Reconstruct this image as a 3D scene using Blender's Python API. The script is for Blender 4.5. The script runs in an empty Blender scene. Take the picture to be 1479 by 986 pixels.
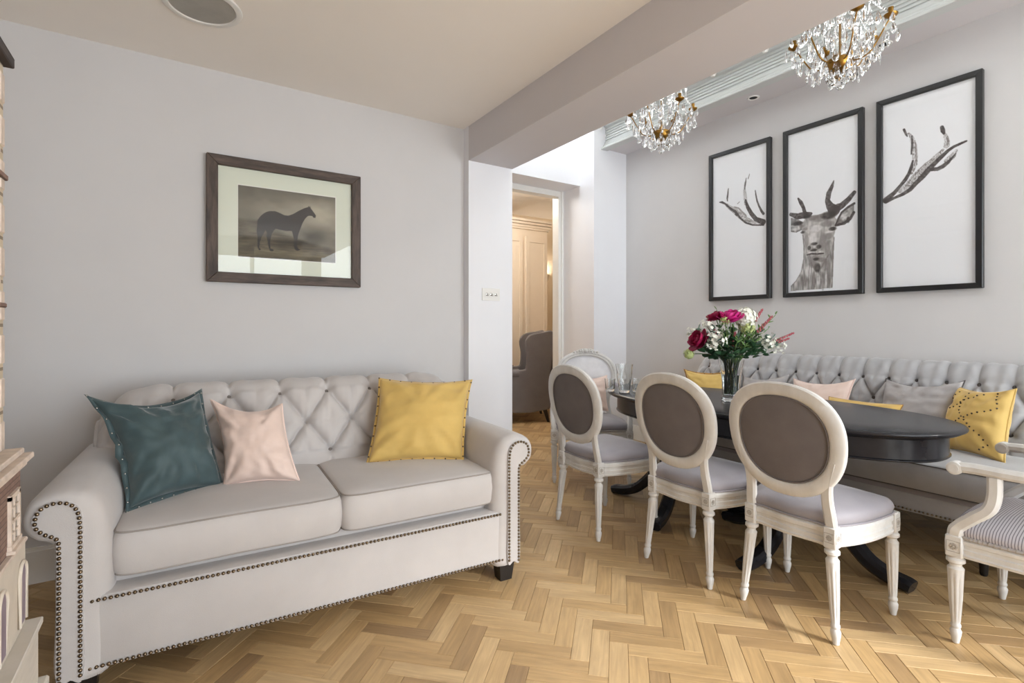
import bpy, bmesh, math, random
import numpy as np
from mathutils import Vector, Matrix, noise, Euler
PI = math.pi
rnd = random.Random(7)
SC = bpy.context.scene
COL = SC.collection

# ---------------------------------------------------------------- camera
cam_d = bpy.data.cameras.new('camera')
cam_d.sensor_width = 36.0
cam_d.lens = 36.0 * 739.0 / 1479.0
cam_d.shift_y = -21.0 / 1479.0
cam_d.clip_start = 0.03
cam = bpy.data.objects.new('camera', cam_d)
COL.objects.link(cam)
cam.location = (0, 0, 1.2)
cam.rotation_euler = (math.radians(90), 0, math.radians(-33.2))
SC.camera = cam

# ---------------------------------------------------------------- sky, daylight, exposure
W = bpy.data.worlds.new('overcast_sky'); SC.world = W; W.use_nodes = True
bg = W.node_tree.nodes['Background']
bg.inputs['Color'].default_value = (0.88, 0.95, 1.0, 1)
bg.inputs['Strength'].default_value = 7.0
def portal(name, loc, rot, sx, sy):
    l = bpy.data.lights.new(name, 'AREA'); l.shape = 'RECTANGLE'; l.size = sx; l.size_y = sy
    l.cycles.is_portal = True
    o = bpy.data.objects.new(name, l); COL.objects.link(o); o.location = loc; o.rotation_euler = rot
    return o
portal('daylight_portal', (1.0, -2.66, 1.2), (math.radians(90), 0, 0), 1.6, 2.4)
portal('daylight_portal', (3.0, -2.66, 1.35), (math.radians(90), 0, 0), 2.0, 2.7)
portal('daylight_portal', (2.93, 0.9, 3.6), (0, 0, 0), 1.7, 6.8)
sun_d = bpy.data.lights.new('sun', 'SUN'); sun_d.energy = 5.0; sun_d.angle = math.radians(11); sun_d.color = (1, .98, .95)
sun = bpy.data.objects.new('sun', sun_d); COL.objects.link(sun)
sun.rotation_euler = Vector((-0.34, 0.94, -0.56)).to_track_quat('-Z', 'Y').to_euler()
SC.view_settings.view_transform = 'Standard'
SC.view_settings.look = 'None'
SC.view_settings.gamma = 1.0
SC.view_settings.exposure = 0.38
SC.view_settings.use_curve_mapping = False
SC.cycles.use_denoising = True
SC.cycles.max_bounces = 10
SC.cycles.diffuse_bounces = 6
SC.cycles.glossy_bounces = 4
SC.cycles.transmission_bounces = 8
SC.cycles.transparent_max_bounces = 12
SC.cycles.caustics_refractive = False
SC.cycles.caustics_reflective = False
SC.cycles.sample_clamp_indirect = 6.0

# ---------------------------------------------------------------- materials
def srgb(r, g, b):
    f = lambda c: (c / 12.92) if c <= 0.04045 else ((c + 0.055) / 1.055) ** 2.4
    return tuple(f(c / 255.0) for c in (r, g, b))
class NT:
    def __init__(s, name):
        s.m = bpy.data.materials.new(name); s.m.use_nodes = True
        s.t = s.m.node_tree; s.n = s.t.nodes; s.b = s.n['Principled BSDF']; s.out = s.n['Material Output']
    def node(s, typ, **kw):
        x = s.n.new(typ)
        for k, v in kw.items():
            if k in x.inputs: x.inputs[k].default_value = v
            else: setattr(x, k, v)
        return x
    def link(s, a, b): s.t.links.new(a, b)
def mat(name, col, rough=.6, metal=0., var=.12, scale=8., bump=0., bscale=200., stretch=(1, 1, 1), sheen=0., coat=0., spec=.5, col2=None, detail=4.):
    k = NT(name); b = k.b
    b.inputs['Roughness'].default_value = rough; b.inputs['Metallic'].default_value = metal
    b.inputs['Specular IOR Level'].default_value = spec
    if sheen: b.inputs['Sheen Weight'].default_value = sheen; b.inputs['Sheen Roughness'].default_value = .4
    if coat: b.inputs['Coat Weight'].default_value = coat; b.inputs['Coat Roughness'].default_value = .15
    tc = k.node('ShaderNodeTexCoord'); mp = k.node('ShaderNodeMapping'); mp.inputs['Scale'].default_value = stretch
    k.link(tc.outputs['Object'], mp.inputs['Vector'])
    no = k.node('ShaderNodeTexNoise', Scale=scale, Detail=detail, Roughness=.6); k.link(mp.outputs[0], no.inputs['Vector'])
    mx = k.node('ShaderNodeMix', data_type='RGBA')
    c2 = col2 or tuple(max(0, c * (1 - var)) for c in col); c1 = col if col2 else tuple(min(1, c * (1 + var * .5)) for c in col)
    mx.inputs[6].default_value = (*c2, 1); mx.inputs[7].default_value = (*c1, 1)
    mr = k.node('ShaderNodeMapRange'); mr.inputs[1].default_value = .3; mr.inputs[2].default_value = .7
    k.link(no.outputs['Fac'], mr.inputs[0]); k.link(mr.outputs[0], mx.inputs[0]); k.link(mx.outputs[2], b.inputs['Base Color'])
    if bump:
        n2 = k.node('ShaderNodeTexNoise', Scale=bscale, Detail=2.); k.link(mp.outputs[0], n2.inputs['Vector'])
        bp = k.node('ShaderNodeBump', Strength=bump, Distance=.002); k.link(n2.outputs['Fac'], bp.inputs['Height']); k.link(bp.outputs[0], b.inputs['Normal'])
    return k.m
def glass(name, col=(1, 1, 1), rough=0., ior=1.45):
    k = NT(name); b = k.b
    b.inputs['Base Color'].default_value = (*col, 1); b.inputs['Transmission Weight'].default_value = 1; b.inputs['Roughness'].default_value = rough; b.inputs['IOR'].default_value = ior
    return k.m
def pane_glass(name, tint=(1, 1, 1), ior=1.45):
    k = NT(name)
    tr = k.node('ShaderNodeBsdfTransparent'); tr.inputs[0].default_value = (*tint, 1)
    gl = k.node('ShaderNodeBsdfGlossy'); gl.inputs['Roughness'].default_value = 0.0
    lw = k.node('ShaderNodeLayerWeight', Blend=.5); pw = k.node('ShaderNodeMath', operation='POWER'); pw.inputs[1].default_value = 5; k.link(lw.outputs['Facing'], pw.inputs[0])
    f0 = ((ior - 1) / (ior + 1)) ** 2; mr = k.node('ShaderNodeMapRange'); mr.inputs[3].default_value = f0; mr.inputs[4].default_value = .9; k.link(pw.outputs[0], mr.inputs[0]); ms = k.node('ShaderNodeMixShader')
    k.link(mr.outputs[0], ms.inputs[0]); k.link(tr.outputs[0], ms.inputs[1]); k.link(gl.outputs[0], ms.inputs[2]); k.link(ms.outputs[0], k.out.inputs[0])
    return k.m
def attr_mat(name, attr, rough=.7):
    k = NT(name); a = k.node('ShaderNodeAttribute'); a.attribute_name = attr
    k.link(a.outputs['Color'], k.b.inputs['Base Color']); k.b.inputs['Roughness'].default_value = rough
    return k.m
def floor_mat():
    k = NT('oak_parquet')
    at = k.node('ShaderNodeAttribute'); at.attribute_name = 'tone'
    uv = k.node('ShaderNodeUVMap'); mp = k.node('ShaderNodeMapping'); mp.inputs['Scale'].default_value = (2.2, 34, 1); k.link(uv.outputs[0], mp.inputs[0])
    no = k.node('ShaderNodeTexNoise', Scale=2.2, Detail=6., Roughness=.62, Distortion=.5); k.link(mp.outputs[0], no.inputs['Vector'])
    m2 = k.node('ShaderNodeMapping'); m2.inputs['Scale'].default_value = (3.0, 11, 1); k.link(uv.outputs[0], m2.inputs[0])
    nb = k.node('ShaderNodeTexNoise', Scale=1.3, Detail=3., Distortion=1.3); k.link(m2.outputs[0], nb.inputs['Vector'])
    cr = k.node('ShaderNodeValToRGB'); e = cr.color_ramp.elements
    e[0].position = 0.0; e[0].color = (*srgb(152, 124, 90), 1); e[1].position = 1; e[1].color = (*srgb(195, 166, 124), 1)
    x = e.new(.28); x.color = (*srgb(170, 140, 99), 1); x = e.new(.6); x.color = (*srgb(184, 153, 109), 1)
    k.link(at.outputs['Fac'], cr.inputs[0])
    g1 = k.node('ShaderNodeMapRange'); g1.inputs[1].default_value = .3; g1.inputs[2].default_value = .7; g1.inputs[3].default_value = .80; g1.inputs[4].default_value = 1.08; k.link(no.outputs['Fac'], g1.inputs[0])
    g2 = k.node('ShaderNodeMapRange'); g2.inputs[1].default_value = .3; g2.inputs[2].default_value = .7; g2.inputs[3].default_value = .88; g2.inputs[4].default_value = 1.06; k.link(nb.outputs['Fac'], g2.inputs[0])
    mu = k.node('ShaderNodeMath', operation='MULTIPLY'); k.link(g1.outputs[0], mu.inputs[0]); k.link(g2.outputs[0], mu.inputs[1])
    vm = k.node('ShaderNodeVectorMath', operation='SCALE'); k.link(cr.outputs[0], vm.inputs[0]); k.link(mu.outputs[0], vm.inputs['Scale'])
    k.link(vm.outputs[0], k.b.inputs['Base Color']); k.b.inputs['Roughness'].default_value = .42; k.b.inputs['Specular IOR Level'].default_value = .4
    bp = k.node('ShaderNodeBump', Strength=.12, Distance=.001); k.link(no.outputs['Fac'], bp.inputs['Height']); k.link(bp.outputs[0], k.b.inputs['Normal'])
    return k.m
def stripe_mat(name, c1, c2, axis, pitch, rough=.75):
    k = NT(name); tc = k.node('ShaderNodeTexCoord'); sp = k.node('ShaderNodeSeparateXYZ'); k.link(tc.outputs['Object'], sp.inputs[0])
    m = k.node('ShaderNodeMath', operation='MULTIPLY'); m.inputs[1].default_value = 1 / pitch; k.link(sp.outputs[axis], m.inputs[0])
    f = k.node('ShaderNodeMath', operation='FRACT'); k.link(m.outputs[0], f.inputs[0])
    g = k.node('ShaderNodeMath', operation='GREATER_THAN'); g.inputs[1].default_value = .68; k.link(f.outputs[0], g.inputs[0])
    mx = k.node('ShaderNodeMix', data_type='RGBA'); mx.inputs[6].default_value = (*c1, 1); mx.inputs[7].default_value = (*c2, 1)
    k.link(g.outputs[0], mx.inputs[0]); k.link(mx.outputs[2], k.b.inputs['Base Color']); k.b.inputs['Roughness'].default_value = rough
    return k.m
def brick_mat(name, c1, c2, mortar, bw, bh):
    k = NT(name); tc = k.node('ShaderNodeTexCoord'); sp = k.node('ShaderNodeSeparateXYZ'); cb = k.node('ShaderNodeCombineXYZ')
    k.link(tc.outputs['Object'], sp.inputs[0]); k.link(sp.outputs['Y'], cb.inputs['X']); k.link(sp.outputs['Z'], cb.inputs['Y'])
    br = k.node('ShaderNodeTexBrick'); k.link(cb.outputs[0], br.inputs['Vector'])
    br.inputs['Color1'].default_value = (*c1, 1); br.inputs['Color2'].default_value = (*c2, 1); br.inputs['Mortar'].default_value = (*mortar, 1)
    br.inputs['Scale'].default_value = 1; br.inputs['Brick Width'].default_value = bw; br.inputs['Row Height'].default_value = bh; br.inputs['Mortar Size'].default_value = bh * .08
    k.link(br.outputs['Color'], k.b.inputs['Base Color']); k.b.inputs['Roughness'].default_value = .8
    bp = k.node('ShaderNodeBump', Strength=.5, Distance=.002, invert=True); k.link(br.outputs['Fac'], bp.inputs['Height']); k.link(bp.outputs[0], k.b.inputs['Normal'])
    return k.m
M = {}
M['wall'] = mat('pale_grey_wall_paint', srgb(205, 203, 203), .75, var=.02, scale=3, bump=.05, bscale=150)
M['white_wall'] = mat('cool_white_wall_paint', srgb(230, 230, 234), .7, var=.015, scale=3)
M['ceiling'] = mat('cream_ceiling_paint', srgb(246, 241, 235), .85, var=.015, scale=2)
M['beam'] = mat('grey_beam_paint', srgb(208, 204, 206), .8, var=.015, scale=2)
M['cornice'] = mat('grey_cornice_paint', srgb(200, 203, 202), .5, var=.0, scale=6)
M['trim'] = mat('white_trim_gloss', srgb(228, 226, 222), .4, var=.02)
M['cream_wall'] = mat('warm_cream_wall', srgb(230, 216, 194), .7, var=.02)
M['floor'] = floor_mat()
M['gap'] = mat('dark_joint', srgb(120, 92, 60), .9)
M['sofa'] = mat('stone_linen', srgb(197, 192, 190), .8, var=.06, scale=5, bump=.25, bscale=420, sheen=.3, spec=.25)
M['settee'] = mat('grey_velvet', srgb(168, 167, 169), .62, var=.12, scale=7, bump=.15, bscale=380, sheen=.45, spec=.3)
M['sofa_pipe'] = mat('stone_linen_welt', srgb(160, 153, 147), .8)
M['button'] = mat('button_fabric', srgb(120, 112, 106), .7)
M['dark_pipe'] = mat('dark_piping', srgb(84, 80, 80), .7)
M['nail'] = mat('antique_brass_nail', srgb(128, 112, 92), .28, 1., var=.3, scale=60)
M['black_wood'] = mat('black_wood', srgb(30, 26, 25), .35, var=.2)
M['table'] = mat('charcoal_table_paint', srgb(32, 32, 37), .27, var=.3, scale=6, stretch=(3, .6, 3), spec=.35)
M['chair'] = mat('white_chair_paint', srgb(217, 216, 214), .45, var=.10, scale=14, col2=srgb(198, 196, 193), stretch=(1, 1, .4))
M['groove'] = mat('grey_carving', srgb(172, 166, 158), .6)  # one greyer tone for the carved rosettes and rope strands
M['seat_fab'] = mat('grey_seat_velvet', srgb(148, 144, 150), .6, var=.08, scale=6, sheen=.35, bump=.1, bscale=300, spec=.3)
M['back_fab'] = mat('taupe_linen_back', srgb(114, 108, 108), .85, var=.10, scale=9, bump=.4, bscale=500, spec=.2)
M['stripe'] = stripe_mat('striped_ticking', srgb(188, 184, 190), srgb(118, 114, 122), 'X', .0085)
M['white_fab'] = mat('white_upholstery', srgb(226, 226, 230), .8)
M['teal'] = mat('teal_velvet', srgb(72, 90, 93), .55, var=.22, scale=6, sheen=.5, spec=.3, bump=.1)
M['pink'] = mat('blush_velvet', srgb(228, 205, 194), .6, var=.08, scale=5, sheen=.4, spec=.3)
M['pink_pipe'] = mat('blush_piping', srgb(238, 214, 204), .6)
M['yellow'] = mat('mustard_velvet', srgb(212, 178, 104), .65, var=.12, scale=5, sheen=.4, spec=.3)
M['yellow_edge'] = mat('ochre_braid', srgb(176, 132, 62), .8)
M['dot'] = mat('dark_thread_knot', srgb(70, 56, 44), .8)
M['grey_cush'] = mat('grey_cushion_linen', srgb(168, 164, 164), .75, var=.12, scale=8)
M['silver'] = mat('brushed_steel', srgb(190, 188, 184), .25, 1.)
M['black_frame'] = mat('black_picture_frame', srgb(28, 28, 30), .35, var=.1)
M['brown_frame'] = mat('rustic_dark_wood', srgb(84, 70, 62), .6, var=.6, scale=14, stretch=(3, 1, .5), bump=.5, bscale=60)
M['brown_frame_h'] = mat('rustic_dark_wood_across', srgb(84, 70, 62), .6, var=.6, scale=14, stretch=(.5, 1, 3), bump=.5, bscale=60)
M['mat_board'] = mat('cream_mount_board', srgb(222, 226, 212), .8, var=.01)
M['print'] = attr_mat('printed_paper', 'print', .75)
M['pane'] = pane_glass('picture_glass', ior=1.35)
M['window_glass'] = pane_glass('window_glass', ior=1.2)
M['glass'] = glass('clear_glass', (.97, .985, .98))
M['crystal'] = glass('cut_crystal', (1, 1, 1), 0, 1.5)
M['water'] = glass('water', (.95, .98, .97), 0, 1.33)
M['brass'] = mat('aged_brass', srgb(150, 112, 52), .3, 1., var=.3, scale=30)
M['speaker'] = mat('speaker_grille', srgb(168, 166, 160), .7)
M['black'] = mat('black_recess', srgb(14, 14, 14), .6)
M['wicker'] = mat('woven_blind', srgb(150, 134, 112), .8, var=.3, scale=60)
M['wing'] = mat('grey_wool', srgb(112, 108, 110), .85, var=.08)
M['cream_paint'] = mat('cream_wardrobe_paint', srgb(232, 220, 204), .5, var=.02)
M['dark_furniture'] = mat('dark_stained_wood', srgb(48, 34, 28), .45)
M['leaf'] = mat('dark_green_leaf', srgb(46, 78, 50), .45, var=.45, scale=16)
M['leaf_light'] = mat('light_green_leaf', srgb(100, 134, 72), .5, var=.35, scale=16)
M['leaf_grey'] = mat('eucalyptus_leaf', srgb(96, 122, 108), .6, var=.25, scale=16)
M['stem'] = mat('flower_stem', srgb(84, 104, 58), .6, var=.4)
M['magenta'] = mat('magenta_petal', srgb(214, 44, 140), .6, var=.45, scale=30)
M['crimson'] = mat('crimson_petal', srgb(160, 20, 74), .6, var=.45, scale=30)
M['white_petal'] = mat('white_petal', srgb(238, 238, 226), .6, var=.1, scale=30)
M['green_petal'] = mat('pale_green_floret', srgb(196, 208, 140), .6, var=.25, scale=30)
M['heather'] = mat('dusky_pink_bud', srgb(176, 88, 98), .7, var=.3)
M['dh_brick'] = brick_mat('small_brown_bricks', srgb(142, 116, 104), srgb(126, 100, 90), srgb(96, 78, 70), .028, .011)
M['dh_stone'] = brick_mat('cream_stone_courses', srgb(204, 190, 168), srgb(194, 180, 158), srgb(140, 126, 108), .3, .045)
M['dh_stucco'] = mat('cream_stucco', srgb(208, 198, 184), .7, var=.08, scale=20)
M['dh_grey'] = mat('pale_grey_plinth', srgb(206, 200, 190), .6, var=.1, scale=12, stretch=(1, 1, 6))
M['dh_trim'] = mat('worn_cream_trim', srgb(216, 200, 186), .6, var=.2, scale=30)
M['dh_roof'] = mat('dark_slate_roof', srgb(66, 58, 56), .7)
M['dh_door'] = mat('mauve_window_board', srgb(138, 122, 134), .6)
M['dh_glass'] = mat('dim_toy_window', srgb(120, 112, 104), .15)

# ---------------------------------------------------------------- object helpers
def link(name, me, m, parent=None, kind=None):
    o = bpy.data.objects.new(name, me); COL.objects.link(o)
    if m is not None:
        for mm in (m if isinstance(m, (list, tuple)) else [m]): me.materials.append(M[mm] if isinstance(mm, str) else mm)
    if parent is not None: o.parent = parent
    if kind: o['kind'] = kind
    return o
def thing(name, label, cat, loc=(0, 0, 0), rz=0, group=None):
    o = bpy.data.objects.new(name, None); o.empty_display_size = .1; COL.objects.link(o); o.location = loc; o.rotation_euler = (0, 0, rz)
    tag(o, label, cat, group); return o
def tag(o, label, cat, group=None):
    o['label'] = label; o['category'] = cat
    if group: o['group'] = group
    return o
class MB:
    """collects vertices and faces of one mesh"""
    def __init__(s): s.v = []; s.f = []; s.tm = Matrix.Identity(4)
    def add(s, vs, fs):
        n = len(s.v); s.v += [tuple(s.tm @ Vector(p)) for p in vs]; s.f += [tuple(i + n for i in f) for f in fs]
    def box(s, c, d, rot=None, ch=0.0):
        hx, hy, hz = d[0] / 2, d[1] / 2, d[2] / 2
        bm = bmesh.new(); bmesh.ops.create_cube(bm, size=1)
        for v in bm.verts: v.co = Vector((v.co.x * d[0], v.co.y * d[1], v.co.z * d[2]))
        if ch > 0: bmesh.ops.bevel(bm, geom=bm.edges[:] , offset=ch, segments=2 if ch > .008 else 1, affect='EDGES', profile=.5)
        R_ = rot if rot is not None else Matrix.Identity(3)
        bm.verts.index_update(); s.add([R_ @ v.co + Vector(c) for v in bm.verts], [[v.index for v in f.verts] for f in bm.faces]); bm.free()
    def bx(s, x0, x1, y0, y1, z0, z1, ch=0.0): s.box(((x0 + x1) / 2, (y0 + y1) / 2, (z0 + z1) / 2), (abs(x1 - x0), abs(y1 - y0), abs(z1 - z0)), None, ch)
    def lathe(s, prof, seg=20, c=(0, 0, 0), rot=None, flute=None):
        vs = []; R_ = rot if rot is not None else Matrix.Identity(3); c = Vector(c)
        for (r, z) in prof:
            for i in range(seg):
                a = 2 * PI * i / seg; rr = r
                if flute and flute[0] < z < flute[1]: rr = r * (1 - flute[3] * (0.5 + .5 * math.cos(flute[2] * a)) ** 2)
                vs.append(R_ @ Vector((rr * math.cos(a), rr * math.sin(a), z)) + c)
        fs = []; n = len(prof)
        for j in range(n - 1):
            for i in range(seg):
                k = (i + 1) % seg; fs.append((j * seg + i, j * seg + k, (j + 1) * seg + k, (j + 1) * seg + i))
        fs.append(tuple(reversed(range(seg)))); fs.append(tuple((n - 1) * seg + i for i in range(seg)))
        s.add(vs, fs)
    def sweep(s, path, sect, up=(0, 0, 1), closed=False, scales=None, cap=True):
        """sweep a closed 2D section (side, up) along a path"""
        P = [Vector(p) for p in path]; n = len(P); up = Vector(up); vs = []; k = len(sect)
        for i, p in enumerate(P):
            if closed: t = P[(i + 1) % n] - P[i - 1]
            else: t = P[min(i + 1, n - 1)] - P[max(i - 1, 0)]
            t.normalize(); side = t.cross(up)
            if side.length < 1e-4: side = t.cross(Vector((1, 0.01, 0)))
            side.normalize(); u2 = side.cross(t).normalized()
            sc = scales[i] if scales else 1
            if not isinstance(sc, tuple): sc = (sc, sc)
            for (a, b) in sect: vs.append(p + side * a * sc[0] + u2 * b * sc[1])
        fs = []; m = n if closed else n - 1
        for i in range(m):
            j = (i + 1) % n
            for q in range(k):
                r = (q + 1) % k; fs.append((i * k + q, i * k + r, j * k + r, j * k + q))
        if not closed and cap: fs.append(tuple(reversed(range(k)))); fs.append(tuple((n - 1) * k + q for q in range(k)))
        s.add(vs, fs)
    def tube(s, path, r, seg=8, closed=False, up=(0, 0, 1), rs=None):
        s.sweep(path, [(math.cos(2 * PI * i / seg), math.sin(2 * PI * i / seg)) for i in range(seg)], up, closed, [r * (q if rs else 1) for q in (rs or [1] * len(path))])
    def sphere(s, c, r, nu=8, nv=6, sc=(1, 1, 1), rot=None):
        R_ = rot if rot is not None else Matrix.Identity(3); c = Vector(c); vs = [R_ @ Vector((0, 0, r * sc[2])) + c]
        for j in range(1, nv):
            th = PI * j / nv
            for i in range(nu):
                a = 2 * PI * i / nu; vs.append(R_ @ Vector((r * sc[0] * math.sin(th) * math.cos(a), r * sc[1] * math.sin(th) * math.sin(a), r * sc[2] * math.cos(th))) + c)
        vs.append(R_ @ Vector((0, 0, -r * sc[2])) + c); fs = []; L = len(vs) - 1
        for i in range(nu):
            k = (i + 1) % nu; fs.append((0, 1 + i, 1 + k)); fs.append((L, 1 + (nv - 2) * nu + k, 1 + (nv - 2) * nu + i))
            for j in range(nv - 2): fs.append((1 + j * nu + i, 1 + (j + 1) * nu + i, 1 + (j + 1) * nu + k, 1 + j * nu + k))
        s.add(vs, fs)
    def grid(s, fn, nu, nv, cu=False, cv=False):
        vs = [fn(i / (nu if cu else nu - 1), j / (nv if cv else nv - 1)) for j in range(nv) for i in range(nu)]; fs = []
        for j in range(nv if cv else nv - 1):
            for i in range(nu if cu else nu - 1):
                a, b = (i + 1) % nu, (j + 1) % nv; fs.append((j * nu + i, j * nu + a, b * nu + a, b * nu + i))
        s.add(vs, fs)
    def loft(s, loops, cap=True):
        k = len(loops[0]); vs = [p for l in loops for p in l]; fs = []
        for i in range(len(loops) - 1):
            for q in range(k):
                r = (q + 1) % k; fs.append((i * k + q, i * k + r, (i + 1) * k + r, (i + 1) * k + q))
        if cap: fs.append(tuple(reversed(range(k)))); fs.append(tuple((len(loops) - 1) * k + q for q in range(k)))
        s.add(vs, fs)
    def mesh(s, name, smooth=35, recalc=True):
        me = bpy.data.meshes.new(name); me.from_pydata(s.v, [], s.f)
        if recalc:
            bm = bmesh.new(); bm.from_mesh(me); bmesh.ops.recalc_face_normals(bm, faces=bm.faces[:]); bm.to_mesh(me); bm.free()
        if smooth:
            me.shade_smooth()
            if smooth < 180: me.set_sharp_from_angle(angle=math.radians(smooth))
        me.update(); return me
    def build(s, name, m, parent=None, smooth=35, kind=None, recalc=True): return link(name, s.mesh(name, smooth, recalc), m, parent, kind)
def copy_tree(o, parent=None):
    c = o.copy(); COL.objects.link(c); c.parent = parent
    for ch in [x for x in ALLKIDS.get(o.name, [])] if False else list(o.children): copy_tree(ch, c)
    return c
ALLKIDS = {}
def catmull(pts, n=6, closed=False):
    P = [Vector(p) for p in pts]; N = len(P); out = []
    for i in range(N if closed else N - 1):
        p0 = P[(i - 1) % N] if closed or i > 0 else P[0]; p1 = P[i]; p2 = P[(i + 1) % N]; p3 = P[(i + 2) % N] if closed or i + 2 < N else P[-1]
        for k in range(n):
            t = k / n; out.append(.5 * ((2 * p1) + (-p0 + p2) * t + (2 * p0 - 5 * p1 + 4 * p2 - p3) * t * t + (-p0 + 3 * p1 - 3 * p2 + p3) * t ** 3))
    if not closed: out.append(P[-1].copy())
    return out
def rsect(w, h, c=.25):
    a, b = w / 2, h / 2; q = min(a, b) * c * 2
    return [(-a + q, -b), (a - q, -b), (a, -b + q), (a, b - q), (a - q, b), (-a + q, b), (-a, b - q), (-a, -b + q)]
def rotz(a): return Matrix.Rotation(a, 3, 'Z')
def struct(name, m, boxes, smooth=0):
    b = MB()
    for q in boxes: b.bx(*q)
    return b.build(name, m, None, smooth, 'structure')

# ================================================================ THE SHELL
Y0 = -2.6
struct('wall_back', 'wall', [(-1.5, 1.75, 3.24, 3.36, 0, 2.62)])
struct('wall_left', 'wall', [(-1.5, -1.4, Y0, 3.24, 0, 2.62)])
struct('ceiling', 'ceiling', [(-1.5, 1.71, Y0 - .1, 3.36, 2.607, 2.72)])
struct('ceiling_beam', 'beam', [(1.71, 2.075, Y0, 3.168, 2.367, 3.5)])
struct('wall_pier', 'white_wall', [(1.71, 2.075, 3.168, 4.515, 0, 3.5)])
struct('wall_right', 'wall', [(4.1, 4.22, Y0 - .1, 4.6, 0, 3.5)])
struct('wall_alcove', 'white_wall', [(3.63, 4.1, 3.99, 4.60, 0, 3.5)])
struct('wall_lintel', 'white_wall', [(2.075, 3.63, 4.207, 4.60, 2.715, 3.5)])
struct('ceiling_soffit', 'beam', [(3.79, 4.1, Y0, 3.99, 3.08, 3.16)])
# garden wall with two glazed openings
struct('wall_garden', 'white_wall', [(-1.5, .2, Y0 - .12, Y0, 0, 3.5), (.2, 1.8, Y0 - .12, Y0, 2.4, 3.5), (1.8, 2.0, Y0 - .12, Y0, 0, 3.5), (2.0, 4.0, Y0 - .12, Y0, 2.7, 3.5), (4.0, 4.22, Y0 - .12, Y0, 0, 3.5)])
def glazed(name, x0, x1, z1, n):
    b = MB(); t = .055
    for i in range(n + 1):
        xx = x0 + (x1 - x0) * i / n; xx = min(max(xx, x0 + t / 2), x1 - t / 2); b.bx(xx - t / 2, xx + t / 2, Y0 - .09, Y0 - .04, 0, z1)
    for z in (.0, z1 - .08): b.bx(x0, x1, Y0 - .088, Y0 - .042, z, z + .08)
    o = b.build(name, 'trim', None, 0, 'structure')
    for i in range(n):
        g = MB(); a = x0 + (x1 - x0) * i / n + t / 2; c = x0 + (x1 - x0) * (i + 1) / n - t / 2; g.bx(a, c, Y0 - .068, Y0 - .062, .08, z1 - .08); g.build('pane', 'window_glass', o, 0)
glazed('window_1', .2, 1.8, 2.4, 2); glazed('window_2', 2.0, 4.0, 2.7, 3)
# glazed roof over the dining side: bars and panes
b = MB(); b.bx(2.075, 2.2, Y0, 4.2, 3.40, 3.5); b.bx(3.62, 3.79, Y0, 3.99, 3.42, 3.5)
roof = b.build('window_3', 'trim', None, 0, 'structure')
ys = [2.64 - .45 * k for k in range(-3, 12)]
for y in ys:
    g = MB(); g.bx(2.15, 3.74, y - .02, y + .02, 3.37, 3.43, .004)
    g.lathe([(.012, 3.275), (.022, 3.285), (.026, 3.30), (.018, 3.315), (.020, 3.38)], 12, (3.722, y, 0)); g.build('glazing_bar', 'trim', roof, 40)
for y in ys[:-1]:
    g = MB(); g.bx(2.18, 3.70, y - .43, y - .02, 3.405, 3.411); g.build('pane', 'window_glass', roof, 0)
# cornice upstand along the roof light
prof = [(3.79, 3.065), (3.70, 3.065), (3.697, 3.072), (3.705, 3.085), (3.722, 3.098), (3.730, 3.104), (3.730, 3.112), (3.742, 3.118), (3.752, 3.132), (3.757, 3.150), (3.757, 3.158), (3.768, 3.162)]
for k in range(5): z = 3.168 + k * .026; prof += [(3.770, z), (3.760, z + .004), (3.760, z + .017), (3.770, z + .021)]
prof += [(3.768, 3.30), (3.74, 3.312), (3.725, 3.33), (3.72, 3.345), (3.79, 3.345)]
b = MB(); b.loft([[(p[0] + .03, Y0, p[1]) for p in prof], [(p[0] + .03, 3.99, p[1]) for p in prof]]); b.build('trim_1', 'cornice', None, 0, 'structure')
kb = NT('dimming_sheet_cloth'); tb = kb.node('ShaderNodeBsdfTranslucent'); tb.inputs[0].default_value = (.80, .79, .77, 1); db = kb.node('ShaderNodeBsdfDiffuse'); db.inputs[0].default_value = (.62, .59, .54, 1); mb_ = kb.node('ShaderNodeMixShader', Fac=.45); kb.link(tb.outputs[0], mb_.inputs[1]); kb.link(db.outputs[0], mb_.inputs[2]); kb.link(mb_.outputs[0], kb.out.inputs[0]); M['dimming_cloth'] = kb.m
b = MB(); b.bx(2.12, 3.76, Y0 + .02, 3.98, 3.352, 3.356); bc_ = b.build('skylight_dimming_sheet', 'dimming_cloth', None, 0); tag(bc_, 'unseen translucent sheet added under the roof light to dim the daylight above the table', 'blind')  # added sheet, out of view, weakens the skylight over the dining side
b = MB(); b.bx(3.70, 3.80, Y0, 3.985, 3.330, 3.350)
bl = b.build('woven_roof_blind', 'wicker', None, 0); tag(bl, 'woven brown blind edge along the roof light above the cornice', 'blind')
# baseboards
struct('baseboard_back', 'trim', [(-1.4, 1.71, 3.222, 3.24, 0, .15), (-1.4, 1.71, 3.228, 3.24, .15, .165)])
struct('baseboard_pier', 'trim', [(1.70, 2.085, 3.15, 3.168, 0, .15)])
struct('baseboard_right', 'trim', [(4.082, 4.1, Y0, 3.99, 0, .15)])
struct('baseboard_alcove', 'trim', [(3.615, 4.1, 3.973, 3.99, 0, .15), (3.612, 3.63, 3.973, 4.5, 0, .15)])
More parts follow.
